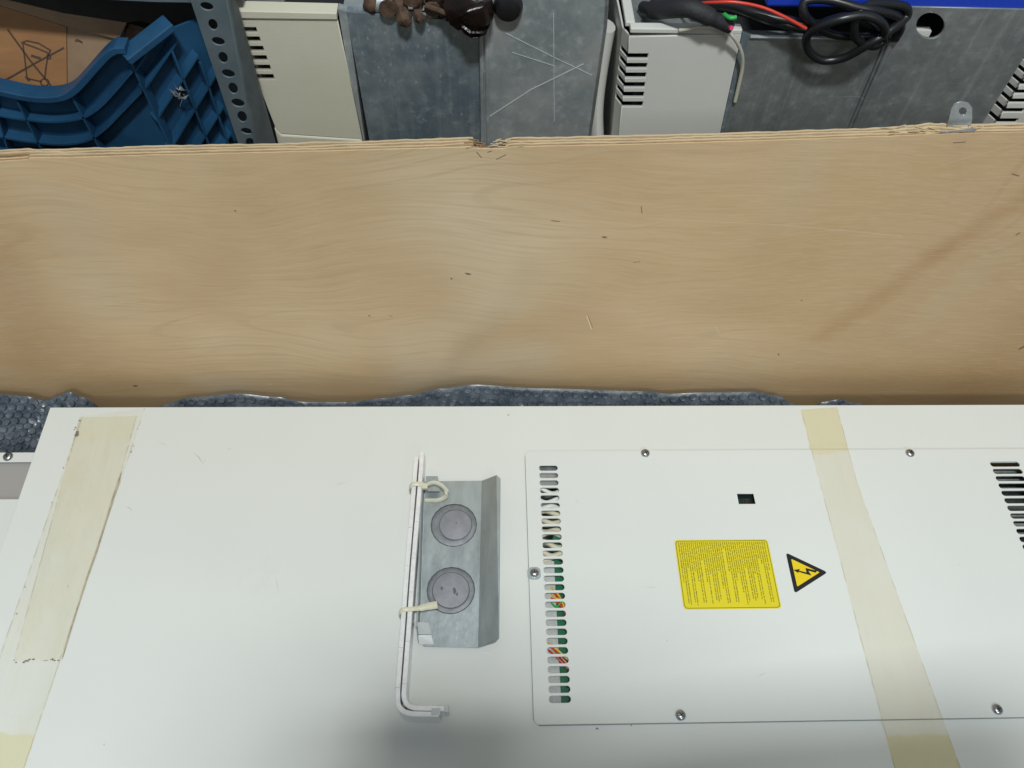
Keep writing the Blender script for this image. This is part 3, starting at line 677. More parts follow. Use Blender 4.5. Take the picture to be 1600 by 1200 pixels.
for b, (x, y), h_ in ((bars[0], (694, 1107), .0235), (bars[1], (681, 1112), .0302)):
    q_ = PZ(x, y, h_); m_ = MB(); m_.box((q_.x-.0045, q_.y-.0035, .004), (q_.x+.0045, q_.y+.0035, h_)); m_.build('end_step', M['alu_face'], b, bevel=.0005)
# bracket
br = thing('zinc_bracket', PZ(705, 880, 0), 'grey zinc bracket plate with two round knockouts lying on the cabinet', 'bracket')
zp = .0035
def Bp(x, y, z=zp): return PZ(x, y, z)
bl = Bp(664, 752); brr = Bp(753, 751); blr = Bp(747, 1012); bll = Bp(656, 1010)
px0 = (bl.x+bll.x)/2; 
out = [(bll.x+.004, bll.y), (blr.x, blr.y), (brr.x, brr.y), (bl.x, bl.y), (bll.x, bll.y+.005)]
k1 = Bp(709, 820); k2 = Bp(704.5, 922); r1 = .0265
plate('base_plate', out, [circ(k1.x, k1.y, r1)[::-1], circ(k2.x, k2.y, r1)[::-1]], MX(zp-.0008), .0016, M['bracket'], br, .0002)
f1 = PZ(781, 742, .016); f2 = PZ(779, 1003, .016)
o = MB(); fl = []
fc = [brr, f1+Vector((-.004, .0, 0)), f1+Vector((0, -.004, 0)), f2+Vector((0, .004, 0)), f2+Vector((-.004, 0, -.001)), blr]
nf = (f1-brr).cross(blr-brr).normalized(); nf = nf if nf.z > 0 else -nf
o.prism([p-nf*.0002 for p in fc], -nf*.0014); o.build('flange', M['bracket'], br)
for kc, nm, rin, dx in ((k1, 'first', .018, .002), (k2, 'second', .0195, 0.0)):
    o = MB(); o.lathe((kc.x, kc.y, .0006), [(r1-.0011, 0), (r1-.0011, .0020), (r1-.0022, .0026), (rin+.0012, .0026), (rin+.0008, .0018)], 48); kn = o.build('knockout', M['knock2'], br, True)
    o = MB(); o.lathe((kc.x, kc.y, .0002), [(r1+.0008, 0), (r1+.0008, .0006)], 48); o.lathe((kc.x+dx, kc.y, .0022), [(rin+.0010, 0), (rin+.0010, .0012)], 48); o.build('knockout_groove', M['groove'], kn, True)
    o = MB(); o.lathe((kc.x+dx, kc.y, .0026), [(rin, 0), (rin, .0012), (rin-.002, .0015)], 48); o.build('knockout_centre', M['knock'], kn, True)
for (x, y, r) in ((690, 919, .0016), (711, 924, .0022), (709, 920, .0012), (714, 928, .0014), (713, 817, .0007)):
    o = MB(); c = PZ(x, y, .0043); o.prism([c+Vector((math.cos(6.283*k/9)*r*random.uniform(.5, 1), math.sin(6.283*k/9)*r*1.6*random.uniform(.6, 1.1), 0)) for k in range(9)], (0, 0, .00006)); o.build('ink_smudge', M['groove'], br)
# upright left flange with tabs
o = MB(); a = PZ(663, 752, zp); b = PZ(655, 1004, zp)
o.prism([(a.x, a.y, zp-.001), (b.x, b.y, zp-.001), (b.x-.001, b.y+.012, .020), (a.x-.001, a.y-.012, .020)], (-.0014, 0, 0)); o.build('side_flange', M['bracket'], br)
def quad(o, pts, th=.0012):
    pts = [Vector(p) for p in pts]; n = (pts[1]-pts[0]).cross(pts[2]-pts[0]).normalized(); o.prism(pts, n*th)
o = MB(); quad(o, [PZ(665, 744, .0150), PZ(684, 744, .0150), PZ(687, 767, .0150), PZ(668, 767, .0150)]); o.build('tab', M['bracket'], br)
o = MB(); quad(o, [PZ(646, 972, .020), PZ(670, 972, .016), PZ(674, 991, .009), PZ(654, 991, .012)]); quad(o, [PZ(653, 992, .0105), PZ(674, 992, .0088), PZ(678, 1007, .0045), PZ(655, 1007, .0062)]); o.build('tab', M['alu_face'], br)
# cable ties
def tie(paths, label):
    o = MB()
    for p, up in paths: o.tube(smooth_path(p, 6), .0021, r2=.0006, up=up, seg=8)
    return tag(o.build('cable_tie', M['tie'], None, True), label, 'cable tie', 'nylon cable ties')
z1 = .032
o = MB()
A = [PZ(641, 768, .012), PZ(640, 762, .026), PZ(644, 757, z1), PZ(654, 756, z1+.0005), PZ(663, 758, z1), PZ(667, 763, .026)]
o.tube(smooth_path(A, 6), .0026, r2=.0007, up=(0, 1, .2), seg=8)
B = [PZ(662, 762, .032), PZ(668, 757, .034), PZ(678, 754, .033), PZ(689, 758, .031), PZ(697, 766, .027), PZ(698, 773, .021), PZ(692, 779, .014), PZ(683, 782, .010), PZ(673, 782, .007), PZ(664, 782, .006)]
o.tube(smooth_path(B, 6), .0026, r2=.0007, up=(.1, .6, 1), seg=8)
c = PZ(664, 760, .033); o.box((c.x-.003, c.y-.003, c.z-.002), (c.x+.003, c.y+.003, c.z+.002))
tag(o.build('cable_tie', M['tie'], None, True), 'upper yellowed cable tie with a wide loop to the right of the bars', 'cable tie', 'nylon cable ties')
o = MB()
A = [PZ(626, 965, .012), PZ(624, 959, .026), PZ(628, 953, z1), PZ(638, 952, z1+.0005), PZ(650, 951, z1+.001)]
o.tube(smooth_path(A, 6), .0024, r2=.0007, up=(0, 1, .2), seg=8)
B = [PZ(648, 951, .0335), PZ(657, 950, .034), PZ(670, 947, .033), PZ(683, 945, .031)]
o.tube(smooth_path(B, 6), [.0026]*6+[.0034]*6+[.0038]*7, r2=.0013, up=(0, 1, .1), seg=8)
tag(o.build('cable_tie', M['tie'], None, True), 'lower yellowed cable tie with its short tail pointing right over the bracket', 'cable tie', 'nylon cable ties')

# ================================================================== BACKGROUND: UNIT 1
YU = .745
def unit_box(x0, x1, zt, parent, Y=YU+.012):
    o = MB(); o.box((x0, Y, .003), (x1, Y+.3, zt)); o.build('chassis', M['dark'], parent)
G1 = 'stored drive units in a row'
u1 = thing('drive_unit', (PY(660, 150, YU).x, YU+.1, .0), 'cream vented drive unit with speckled galvanised side, next to the rack post', 'drive unit', G1)
def cover_with_slots(name, poly, slots, Y, th, m, parent):
    outer = xz(poly, Y); hs = [xz(s, Y) for s in slots]
    ar = lambda L: sum(L[i][0]*L[(i+1) % len(L)][1]-L[(i+1) % len(L)][0]*L[i][1] for i in range(len(L)))
    if ar(outer) < 0: outer = outer[::-1]
    hs = [h[::-1] if ar(h) > 0 else h for h in hs]
    return plate(name, outer, hs, MYp(Y), th, m, parent, .0006)
poly = [(366, 27), (527, 28), (567, 216), (438, 207)]
# notches cut in from the left edge
L0 = (366, 27); L1 = (433, 205); pl = [(527, 28), (567, 216), (438, 207), (431, 199)]
def ledge(y): t = (y-27)/(205-27); return 366+(431-366)*t
sl = []
for k in range(6)[::-1]:
    y = 41+k*14.7; h = 8.2
    pl += [(ledge(y+h)+.5, y+h), (ledge(y+h)+29, y+h), (ledge(y)+29, y), (ledge(y)+.5, y)]
pl += [(366, 27)]
cover_with_slots('front_cover', pl, [], YU, .004, M['plastic1'], u1)
o = MB(); o.prism(pix([(364, 17), (526, 21), (527, 31), (366, 29)], YU-.004), (0, .018, 0)); o.build('cover_lip', M['plastic1'], u1, bevel=.0008)
# left side of the cover, behind the slot ends
o = MB(); a = PY(368, 30, YU+.006); b = PY(434, 205, YU+.006); z0 = PY(430, 240, YU).z-.05
o.prism([(a.x+.001, YU+.01, a.z), (b.x+.001, YU+.01, b.z), (b.x+.001, YU+.12, b.z), (a.x+.001, YU+.12, a.z)], (.002, 0, 0)); o.build('cover_side', M['plastic1'], u1)
o = MB(); o.prism(pix([(428, 200), (440, 211), (566, 219), (572, 300), (452, 300)], YU-.003), (0, .1, 0)); o.build('base', M['plastic1'], u1, bevel=.002)
o = MB(); o.prism(pix([(528, 14), (542, 18), (581, 300), (577, 300)], YU+.001), (0, .01, 0)); o.build('edge_strip', M['galv1b'], u1)
o = MB(); o.prism(pix([(541, 19), (722, 33), (748, 48), (753, 300), (592, 300)], YU+.0005), (0, .01, 0)); o.build('side_panel', M['galv1'], u1)
o = MB(); o.prism(pix([(749, -60), (951, -40), (946, 40), (920, 222), (913, 300), (754, 300)], YU-.004), (0, .003, 0)); rp = o.build('rear_panel', M['galv1b'], u1)
o = MB()
for (xa, xb) in ((748, 753), (756, 762)):
    o.tube([PY(xa+(4), 45, YU-.005), PY(xb+2, 300, YU-.005)], .0022, 8)
o.build('folded_seam', M['galv1b'], u1, True)
o = MB(); o.tube([PY(951, -40, YU-.004), PY(946, 40, YU-.004), PY(920, 222, YU-.004), PY(910, 300, YU-.004)], .0018, 8); o.build('panel_edge', M['galv3'], u1, True)
c = PY(794, 8, YU-.005); o = MB(); o.lathe((c.x, c.y, c.z), [(.0145, 0), (.0145, .004), (.012, .009), (.007, .011)], 28, 'Y'); o.build('rubber_plug', M['black'], u1, True)
def scratch(pts, Y, w, m, parent, name='scratch'):
    o = MB()
    for i in range(len(pts)-1):
        a = PY(*pts[i], Y); b = PY(*pts[i+1], Y); d = (b-a).normalized(); nn = Vector((-d.z, 0, d.x))*w
        o.prism([a+nn, b+nn, b-nn, a-nn], (0, .0002, 0))
    o.build(name, m, parent)
ms = mat('bright_scratch', (0.62, 0.68, 0.72), .5, .1)
scratch([(762, 184), (830, 140), (912, 100)], YU-.0045, .0005, ms, u1); scratch([(790, 52), (870, 92), (925, 118)], YU-.0045, .0003, ms, u1); scratch([(865, 20), (866, 190)], YU-.0045, .0003, ms, u1); scratch([(800, 82), (868, 104)], YU-.0045, .0003, ms, u1)
zt1 = PY(600, 24, YU).z
unit_box(PY(436, 205, YU+.02).x+.005, PY(905, 200, YU).x-.01, zt1-.002, u1)
# open top: cream rim inside, grey top plate
o = MB(); a = PY(366, 18, YU); b = PY(527, 21, YU)
o.box((a.x+.002, YU+.016, zt1-.03), (b.x, YU+.3, zt1-.004)); o.build('top_plate', M['galv2'], u1)
o = MB(); o.box((a.x, YU+.015, zt1-.01), (a.x+.006, YU+.3, zt1+.004)); o.build('top_rim', M['plastic1'], u1)
o = MB(); o.box((b.x+.004, YU+.012, zt1-.006), (PY(748, 30, YU).x, YU+.3, zt1-.001)); o.build('top_sheet', M['galv1b'], u1)
c = PZ(415, -4, zt1); o = MB(); o.lathe((c.x, c.y, zt1-.003), [(.020, 0), (.020, .003), (.016, .004)], 24); o.build('top_boss', M['galv3'], u1, True)

# rusty things on unit 1
def lump(name, pts, r, m, seed=0, seg=14, disp=.1):
    o = MB(); P = smooth_path(pts, 5); n = len(P); rr = r if isinstance(r, list) else [r]*n
    if len(rr) != n: rr = [rr[min(len(rr)-1, int(i*len(rr)/n))] for i in range(n)]
    rr = [x*(1+disp*noise.noise(Vector((i*.6, seed, 0)))) for i, x in enumerate(rr)]; rr[0] *= .6; rr[-1] *= .55
    o.tube(P, rr, seg, mi=0)
    o.v = [tuple(Vector(v)+Vector(noise.noise_vector(Vector(v)*90+Vector((seed, 0, 0))))*.0028 + Vector(noise.noise_vector(Vector(v)*260+Vector((seed, 0, 0))))*.0016) for v in o.v]
    return o
YR = YU-.002
rc = thing('rusty_clamp', PY(650, 20, YR), 'rusty brown iron clamp lying on top of the cream unit', 'clamp')
lump('jaw', [PY(622, -12, YR+.03), PY(626, 8, YR+.008), PY(632, 26, YR-.004), PY(635, 38, YR-.004)], [.007, .008, .0075, .0085, .0065], M['rust'], 1, 7).build('jaw', M['rust'], rc, False)
lump('jaw', [PY(655, -12, YR+.02), PY(652, 8, YR+.004), PY(655, 24, YR-.004), PY(659, 32, YR-.004)], .0048, M['rust'], 5, 7).build('jaw', M['rust'], rc, False)
lump('arm', [PY(610, -16, YR+.04), PY(640, -8, YR+.03), PY(690, -10, YR+.03)], .010, M['rust'], 9, 7).build('arm', M['rust'], rc, False)
p = PY(634, 30, YR-.006); o = MB(); o.lathe(p, [(.006, 0), (.006, .004), (.004, .005)], 8, 'Y'); o.build('nut', M['rust'], rc)
rp = thing('steel_roller', PY(590, 4, YR), 'short steel roller with rusty rim beside the rusty clamp', 'roller')
o = MB(); a = PY(592, 2, YR+.012); b = PY(604, 4, YR+.010); o.tube([PY(586, 4, YR+.01), PY(604, 3, YR+.01)], .009, 20); o.build('barrel', M['galv1b'], rp, True)
o = MB(); o.tube([PY(570, -2, YR+.01), PY(583, 3, YR+.01), PY(587, 4, YR+.01)], [.008, .0115, .011], 20); o.build('rim', M['rust'], rp, True)
for k, (x, y) in enumerate(((606, 12), (676, 14), (643, -4))):
    p = PY(x, y, YR-.002); o = MB(); o.lathe(p, [(.0035, 0), (.0085, 0), (.0085, .003), (.0035, .003)], 6 if k == 1 else 18, 'Y'); o.build('washer', M['rust'], rc)
o = MB(); o.tube([PY(664, 8, YR-.008), PY(700, 22, YR-.010)], .0028, 8); o.build('bolt', M['rust'], rc, True)
ob_ = thing('oily_casting', PY(730, 10, YR), 'oily black casting hanging over the seam of the galvanised panels', 'casting')
lump('body', [PY(668, 5, YR+.02), PY(700, 8, YR+.012), PY(735, 8, YR-.006), PY(765, -4, YR-.004)], [.011, .013, .017, .022, .022, .018], M['oil'], 21, disp=.4).build('body', M['oil'], ob_, True)
lump('lug', [PY(738, 0, YR-.012), PY(744, 20, YR-.016), PY(742, 34, YR-.014), PY(741, 44, YR-.012)], [.018, .017, .015, .012], M['oil'], 31, disp=.3).build('lug', M['oil'], ob_, True)
lump('lug', [PY(703, 0, YR), PY(707, 14, YR-.006), PY(706, 26, YR-.004)], .0085, M['oil'], 41, disp=.3).build('lug', M['oil'], ob_, True)
lump('rib', [PY(680, 10, YR+.0), PY(694, 20, YR-.004), PY(718, 24, YR-.006)], .005, M['rust'], 47, disp=.3).build('rib', M['oil'], ob_, True)

# ================================================================== UNIT 2
u2 = thing('drive_unit', (PY(1250, 150, YU).x, YU+.1, .0), 'light grey vented drive unit with a black cable knot on its dull metal side', 'drive unit', G1)
pl = [(983, 59), (1158, 54), (1123, 215), (1108, 300), (958, 300), (966, 215)]
def l2(y): return 983-(y-59)*(17/156.)
slots = []
for k in range(6):
    y = 82+k*15.0
    slots.append([(l2(y)-6, y), (l2(y)+33, y), (l2(y+7)+33, y+7), (l2(y+7)-6, y+7)])
pl = [(983, 56), (1158, 52), (1123, 215), (1108, 300), (957, 300), (966, 215)]
for k in range(6)[::-1]:
    y = 82+k*15.0; pl += [(l2(y+8.5), y+8.5), (l2(y+8.5)+32, y+8.5), (l2(y)+32, y), (l2(y), y)]
cover_with_slots('front_cover', pl, [], YU, .004, M['plastic2'], u2)
# side wall with slots: slats running back
zt2 = PY(1070, 50, YU).z
def wall_slats(xpx_top, parent, m, lf, ys, hgt, back, sgn=-1):
    o = MB(); prev = None
    edges = [56] + [v for y in ys for v in (y, y+hgt)] + [300]
    for i in range(0, len(edges), 2):
        a = PY(lf(edges[i]), edges[i], YU+.002); b = PY(lf(edges[i+1]), edges[i+1], YU+.002)
        sh_ = .010
        o.prism([a, b, b+Vector((sgn*.006, .015, 0)), a+Vector((sgn*.006, .015, 0))], (-sgn*.002, 0, 0))
    a = PY(lf(56), 56, YU+.002)+Vector((sgn*.006, .0155, 0)); b = PY(lf(300), 300, YU+.002)+Vector((sgn*.006, .0155, 0))
    o.prism([a, b, b+Vector((sgn*.004, back, 0)), a+Vector((sgn*.004, back, 0))], (-sgn*.002, 0, 0))
    return o.build('cover_side', m, parent)
wall_slats(0, u2, M['plastic2'], l2, [82+k*15.0 for k in range(6)], 8.5, .16)
a = PY(983, 56, YU); b = PY(1158, 52, YU)
o = MB(); o.box((a.x, YU-.002, zt2-.001), (b.x, YU+.009, zt2+.0045)); o.box((a.x-.004, YU+.0092, zt2-.001), (a.x+.006, YU+.2, zt2+.0045)); o.build('top_rim', M['plastic2'], u2, bevel=.0012)
o = MB(); o.box((a.x+.0062, YU+.0092, zt2-.02), (b.x+.003, YU+.25, zt2-.012)); o.build('top_plate', M['galv2'], u2)
for dx, dy in ((.03, .03), (.07, .02), (.055, .06)): o = MB(); o.lathe((a.x+dx, YU+dy, zt2-.012), [(.003, 0), (.003, .003)], 10); o.build('rivet', M['screw'], u2, True)
o = MB(); o.prism(pix([(1160, 52), (1170, 56), (1130, 215), (1115, 300), (1109, 300), (1124, 215)], YU+.001), (0, .01, 0)); o.build('edge_strip', M['galv1'], u2)
o = MB(); o.prism(pix([(1169, 56), (1388, 62), (1325, 215), (1296, 300), (1112, 300), (1129, 215)], YU+.0005), (0, .01, 0)); o.build('side_panel', M['galv2'], u2)
o = MB(); o.tube([PY(1172, 57, YU), PY(1386, 62, YU)], .002, 8); o.build('panel_edge', M['galv1b'], u2, True)
pp = [(1418, 9), (1640, 14), (1640, 24), (1520, 215), (1490, 300), (1300, 300), (1328, 215), (1393, 62)]
hc = PY(1453, 39, YU-.004)
cover_with_slots('rear_panel', pp, [[(1453+22*math.cos(t), 39+20*math.sin(t)) for t in [2*math.pi*k/24 for k in range(24)]]], YU-.004, .003, M['galv2'], u2)
o = MB(); o.tube([PY(1393, 64, YU-.004), PY(1328, 215, YU-.004), PY(1302, 300, YU-.004)], .003, 10); o.tube([PY(1386, 64, YU-.001), PY(1321, 215, YU-.001), PY(1296, 300, YU-.001)], .002, 10); o.build('folded_seam', M['galv2'], u2, True)
o = MB(); o.box((hc.x-.03, YU+.004, hc.z-.03), (hc.x+.01, YU+.0115, hc.z-.012)); o.build('terminal', M['plastic2'], u2)
unit_box(PY(975, 200, YU).x+.006, PY(1500, 200, YU).x, zt2-.024, u2)
o = MB(); o.box((PY(1400, 100, YU).x+.01, YU+.013, .1), (PY(1600, 50, YU).x, YU+.3, zt2-.004)); o.build('rear_block', M['dark'], u2)
# rounded grey side of unit 2's neighbour gap
o = MB(); o.tube(smooth_path([PY(948, 40, YU+.05), PY(936, 110, YU+.04), PY(930, 170, YU+.03), PY(932, 230, YU+.02), PY(936, 300, YU+.02)], 6), .0095, 12, r2=.02, up=(1, 0, 0)); o.build('rounded_side', M['plastic2'], u2, True)

# ================================================================== UNIT 3
u3 = thing('drive_unit', (PY(1650, 150, YU).x, YU+.1, .0), 'light grey vented drive unit cut off at the right edge', 'drive unit', G1)
def l3(y): return 1561+(184-y)*.62
rows3 = [97, 111, 125, 139, 153, 168, 184]
pl = [(1900, 40), (1900, 300), (l3(300), 300)]
for y in rows3[::-1]: pl += [(l3(y+6.5), y+6.5), (l3(y+6.5)+30, y+6.5), (l3(y)+30, y), (l3(y), y)]
pl += [(l3(40), 40)]
cover_with_slots('front_cover', pl, [], YU-.002, .003, M['plastic2'], u3)
wall_slats(0, u3, M['plastic2'], l3, rows3, 6.5, .055)
a = PY(1561, 184, YU)
o = MB(); o.box((a.x+.004, YU+.022, .003), (a.x+.4, YU+.25, PY(1650, 40, YU+.02).z)); o.build('chassis', M['dark'], u3)

# strap on the wall top
sp = thing('metal_strap', PY(1500, 200, .64), 'bright galvanised strap tab with a hole, nailed at the torn plywood edge', 'metal strap')
ys_ = WY+.017; o_ = xz([(1478, 205), (1482, 186), (1486, 168), (1491, 161), (1501, 158), (1513, 160), (1519, 168), (1519, 184), (1517, 196), (1521, 205)], ys_-.008)
h_ = xz([(1504+6*math.cos(t), 173+6*math.sin(t)) for t in [2*math.pi*k/16 for k in range(16)]], ys_-.008)
ar = lambda L: sum(L[i][0]*L[(i+1) % len(L)][1]-L[(i+1) % len(L)][0]*L[i][1] for i in range(len(L)))
plate('tab', o_ if ar(o_) > 0 else o_[::-1], [h_ if ar(h_) < 0 else h_[::-1]], MYp(ys_-.008), .0016, M['galv3'], sp, .0003)
o = MB(); quad(o, [PY(1472, 200, WY+.010), PY(1524, 197, WY+.010), PY(1526, 203, WY+.0012), PY(1470, 206, WY+.0012)]); o.build('folded_foot', M['galv3'], sp)

# blue object, cables
p = PY(1195, 8, YU-.01); p2 = PY(1420, 9, YU-.01); zbl = PY(1300, 13, YU-.004).z
o = MB(); o.box((PY(1196, 5, YU).x, YU-.004, zbl), (PY(1800, 5, YU).x, YU+.14, zbl+.05))
tag(o.build('blue_bin', M['blue_bright'], bevel=.003), 'bright blue plastic bin resting on the grey unit above the cable knot', 'bin')
def zp3(x, y, Y): return PY(900+x*.4375, y*.4375, Y)
def cable(name, pts, r, m, label, cat, r2=None, up=None, group=None, n=8, seg=12):
    o = MB(); o.tube(smooth_path([zp3(*p) for p in pts], n), r, seg, r2=r2, up=up)
    return tag(o.build(name, m, None, True), label, cat, group)
Yc = YU-.012
o = MB()
path = [(480, 25, YU+.03), (600, 45, YU+.015), (720, 80, Yc), (830, 105, Yc-.006), (900, 75, Yc-.012), (980, 60, Yc-.016), (1060, 95, Yc-.012), (1100, 140, Yc-.006), (1060, 165, Yc-.010), (1000, 135, Yc-.018), (1000, 70, Yc-.022), (1040, 20, Yc-.014), (1110, 15, Yc-.010),
        (1175, 25, Yc-.008), (1180, 60, Yc-.008), (1120, 110, Yc-.018), (1050, 155, Yc-.022), (960, 205, Yc-.012), (880, 215, Yc-.008), (830, 180, Yc-.008), (825, 130, Yc-.012), (870, 95, Yc-.020), (940, 70, Yc-.026), (1030, 55, Yc-.026), (1090, 80, Yc-.028), (1100, 120, Yc-.022), (1040, 130, Yc-.010), (930, 125, Yc-.006), (860, 95, Yc-.006), (815, 50, Yc-.010), (820, 5, Yc-.006), (900, 0, Yc-.008), (1000, 25, Yc-.016), (1080, 40, Yc-.018), (1150, 60, Yc-.010), (1160, 100, Yc), (1140, 140, YU-.008)]
cable('power_cable', path, .0043, M['cable'], 'thick black cable tied in a loose knot against the dull metal panel', 'cable', n=7)
cable('cable_sleeve', [(240, 25, YU+.05), (290, 35, YU+.02), (400, 30, YU-.008), (480, 62, YU-.014), (550, 95, YU-.012)], [.006]*6+[.0092]*10+[.0088]*9+[.0070]*8, M['sleeve'], 'wide black braided sleeve drooping over the grey plastic rim', 'cable sleeve')
cable('power_cable', [(430, 15, YU+.03), (560, 22, YU+.012), (680, 60, YU-.008), (850, 90, YU-.016), (900, 80, YU-.006)], .0055, M['cable'], 'flat black cable running from the braided sleeve to the knot', 'cable')
cable('wire', [(380, 40, YU+.04), (430, 15, YU+.01), (500, 8, YU-.006), (570, 8, YU-.012), (660, 25, YU-.016), (740, 58, YU-.022), (822, 102, YU-.026)], .0016, M['red'], 'thin red wire arching over the black cables to the knot', 'wire')
cable('wire', [(370, 108, YU-.004), (440, 98, YU-.010), (510, 100, YU-.014), (560, 130, YU-.014), (590, 185, YU-.010), (594, 240, YU-.006), (580, 310, YU-.004), (568, 362, YU-.003)], .0020, M['white_wire'], 'thin cream wire hanging down beside the grey vented cover', 'wire')
cable('wire', [(530, 52, YU-.012), (550, 64, YU-.020), (572, 62, YU-.020)], .0022, M['green_wire'], 'short green wire end by the braided sleeve', 'wire')
cable('wire', [(262, -40, YU+.05), (280, -8, YU+.03), (330, 2, YU+.025)], .003, M['purple'], 'purple wire at the top of the grey unit', 'wire')
cable('wire', [(540, 98, YU-.014), (556, 100, YU-.024)], .0022, mat('pink_wire', (0.6, 0.05, 0.15), .4), 'pink wire end poking from the black sleeve', 'wire')

# ================================================================== RACK POST
YP = .70
post = thing('rack_post', PY(350, 120, YP), 'grey perforated steel angle post between blue crate and cream unit', 'rack post')
def z1p(x, y): return (x*.3, y*.3)
hs = []
cs = [(1052, -55), (1078, 30), (1110, 125), (1138, 212), (1163, 297), (1190, 380), (1215, 457), (1240, 533), (1262, 605), (1285, 680), (1305, 745), (1326, 812)]
for i, (x, y) in enumerate(cs):
    a, b = (34, 19) if i % 2 else (29, 22); th = .25 if i % 2 else 1.1
    hs.append([(.3*(x+a*math.cos(t)*math.cos(th)-b*math.sin(t)*math.sin(th)), .3*(y+a*math.cos(t)*math.sin(th)+b*math.sin(t)*math.cos(th))) for t in [2*math.pi*k/18 for k in range(18)]])
cover_with_slots('front_flange', [(288, -30), (349, -30), (400, 235), (415, 300), (392, 300), (376, 235)], hs, YP, .002, M['post'], post)
o = MB(); a = pix([(349, -30), (400, 235), (415, 300)], YP)
bq = pix([(359, -30), (432, 235), (450, 300)], YP+.03)
o.prism([a[0], a[1], a[2], bq[2], bq[1], bq[0]], (.0015, 0, 0)); o.build('side_flange', mat('darker_enamel', (0.07, 0.09, 0.10), .6, col2=(0.13, 0.155, 0.165), vscale=30), post)  # side flange has a darker enamel than the front flange
bm_ = thing('shelf_beam', PY(150, 0, YP+.01), 'grey steel shelf beam across the top left above the crate', 'shelf beam')
o = MB(); o.prism(pix([(-60, -40), (300, -10), (304, 4), (240, 3), (-60, -12)], YP+.004), (0, .03, 0)); o.build('web', M['post'], bm_)
zd = PY(150, -8, YP+.034).z
o = MB(); o.box((-1.1, YP+.036, zd), (PY(349, -30, YP).x, YP+.6, zd+.02)); o.box((-1.1, YP+.61, .0), (PY(349, -30, YP).x, YP+.62, zd-.001)); tag(o.build('upper_shelf', M['floor']), 'dark shelf deck above the blue crate at the top left', 'shelf')

# ================================================================== BLUE CRATE
YB_ = .665
crate = thing('plastic_crate', PY(150, 200, YB_+.1), 'blue ribbed plastic crate with a dipped rim holding a cardboard box', 'crate')
def c1(x, y, d=0.0): return PY(x*.3, y*.3, YB_+d)
rimp = [(-200, 420), (0, 462), (120, 488), (230, 498), (320, 488), (380, 455), (430, 405), (500, 325), (560, 262), (600, 240)]
P = [c1(*p) for p in smooth_path([Vector((a, b, 0)) for a, b in rimp], 5) for p in [(p[0], p[1])]]
# front wall
o = MB(); wp = [Vector(p)+Vector((0, .012, 0)) for p in P] + [c1(640, 250, .012), c1(1010, 1050, .012), c1(-200, 1050, .012)]
o.prism(wp, (0, .003, 0)); o.build('front_wall', M['blue'], crate)
o = MB(); o.tube([p+Vector((0, .005, -.003)) for p in P+[c1(650, 240)]], .0032, r2=.0085, up=(0, 0, 1), square=True)
o.build('rim', M['blue'], crate, bevel=.0015)
def rib(pts, dpt=.012, th=.0022, d0=0.0, name='rib'):
    o = MB(); Q = smooth_path([c1(x, y, d0) for x, y in pts], 5)
    n = len(Q); vs = []
    for p in Q: vs += [p+Vector((0, 0, th/2)), p+Vector((0, dpt, th/2)), p+Vector((0, dpt, -th/2)), p+Vector((0, 0, -th/2))]
    o.add(vs, [(i*4+k, i*4+(k+1) % 4, i*4+4+(k+1) % 4, i*4+4+k) for i in range(n-1) for k in range(4)]+[(0, 1, 2, 3), (n*4-1, n*4-2, n*4-3, n*4-4)])
    o.build(name, M['blue'], crate)
rib([(-200, 560), (0, 605), (150, 628), (300, 636), (430, 615), (520, 560), (610, 465), (690, 372)], .0125)
rib([(-200, 680), (0, 715), (150, 740), (320, 754), (450, 735), (540, 680), (640, 580), (738, 478)], .0125)
rib([(-200, 800), (0, 812), (300, 815), (500, 815)], .0125)
def vrib(a, b):
    o = MB(); p = c1(*a); q = c1(*b); o.prism([p, q, q+Vector((0, .0125, 0)), p+Vector((0, .0125, 0))], (.0018, 0, 0)); o.build('upright_rib', M['blue'], crate)
vrib((70, 500), (250, 860)); vrib((362, 492), (560, 860)); vrib((638, 245), (930, 870)); vrib((-60, 480), (60, 860))
# side wall, receding to the right
nrm = Vector((.62, -.78, 0)).normalized(); pc_ = c1(640, 245)
def s1(x, y, d=0.0): return PP(x*.3, y*.3, pc_+Vector((.0, 0, 0))-nrm*d, nrm)
nb = -nrm
o = MB()
q0 = s1(640, 250, .012); q1 = s1(930, 870, .012); dirb = Vector((nrm.y, -nrm.x, 0)); dirb = dirb if dirb.y > 0 else -dirb
Lw = (s1(1142, 433, .012)-q0).dot(dirb)
o.prism([q0, q1, q1+dirb*Lw, q0+dirb*Lw], nb*.003); o.build('side_wall', M['blue'], crate)
def srib(a, b, th=.0025, w_=.0125):
    o = MB(); p = s1(*a); q = s1(*b); zz = (p.z+q.z)/2
    o.prism([p, q, q+nb*w_, p+nb*w_], (0, 0, -th)); o.build('rib', M['blue'], crate)
o = MB(); p = s1(648, 300); q = s1(830, 158); o.tube([p, q, q+(q-p)*.3], .0035, r2=.010, up=(0, 0, 1), square=True); o.build('side_rim', M['blue'], crate, bevel=.001)
for a, b in (((700, 372), (830, 170)), ((745, 470), (920, 212)), ((810, 625), (1032, 285)), ((885, 780), (1135, 370)), ((1010, 800), (1165, 550)), ((1100, 850), (1205, 690))): srib(a, b)
for a, b in (((885, 250), (1110, 820)), ((1040, 330), (1215, 840))):
    o = MB(); p = s1(*a); q = s1(*b); o.prism([p, q, q+nb*.0125, p+nb*.0125], dirb*.002); o.build('upright_rib', M['blue'], crate)
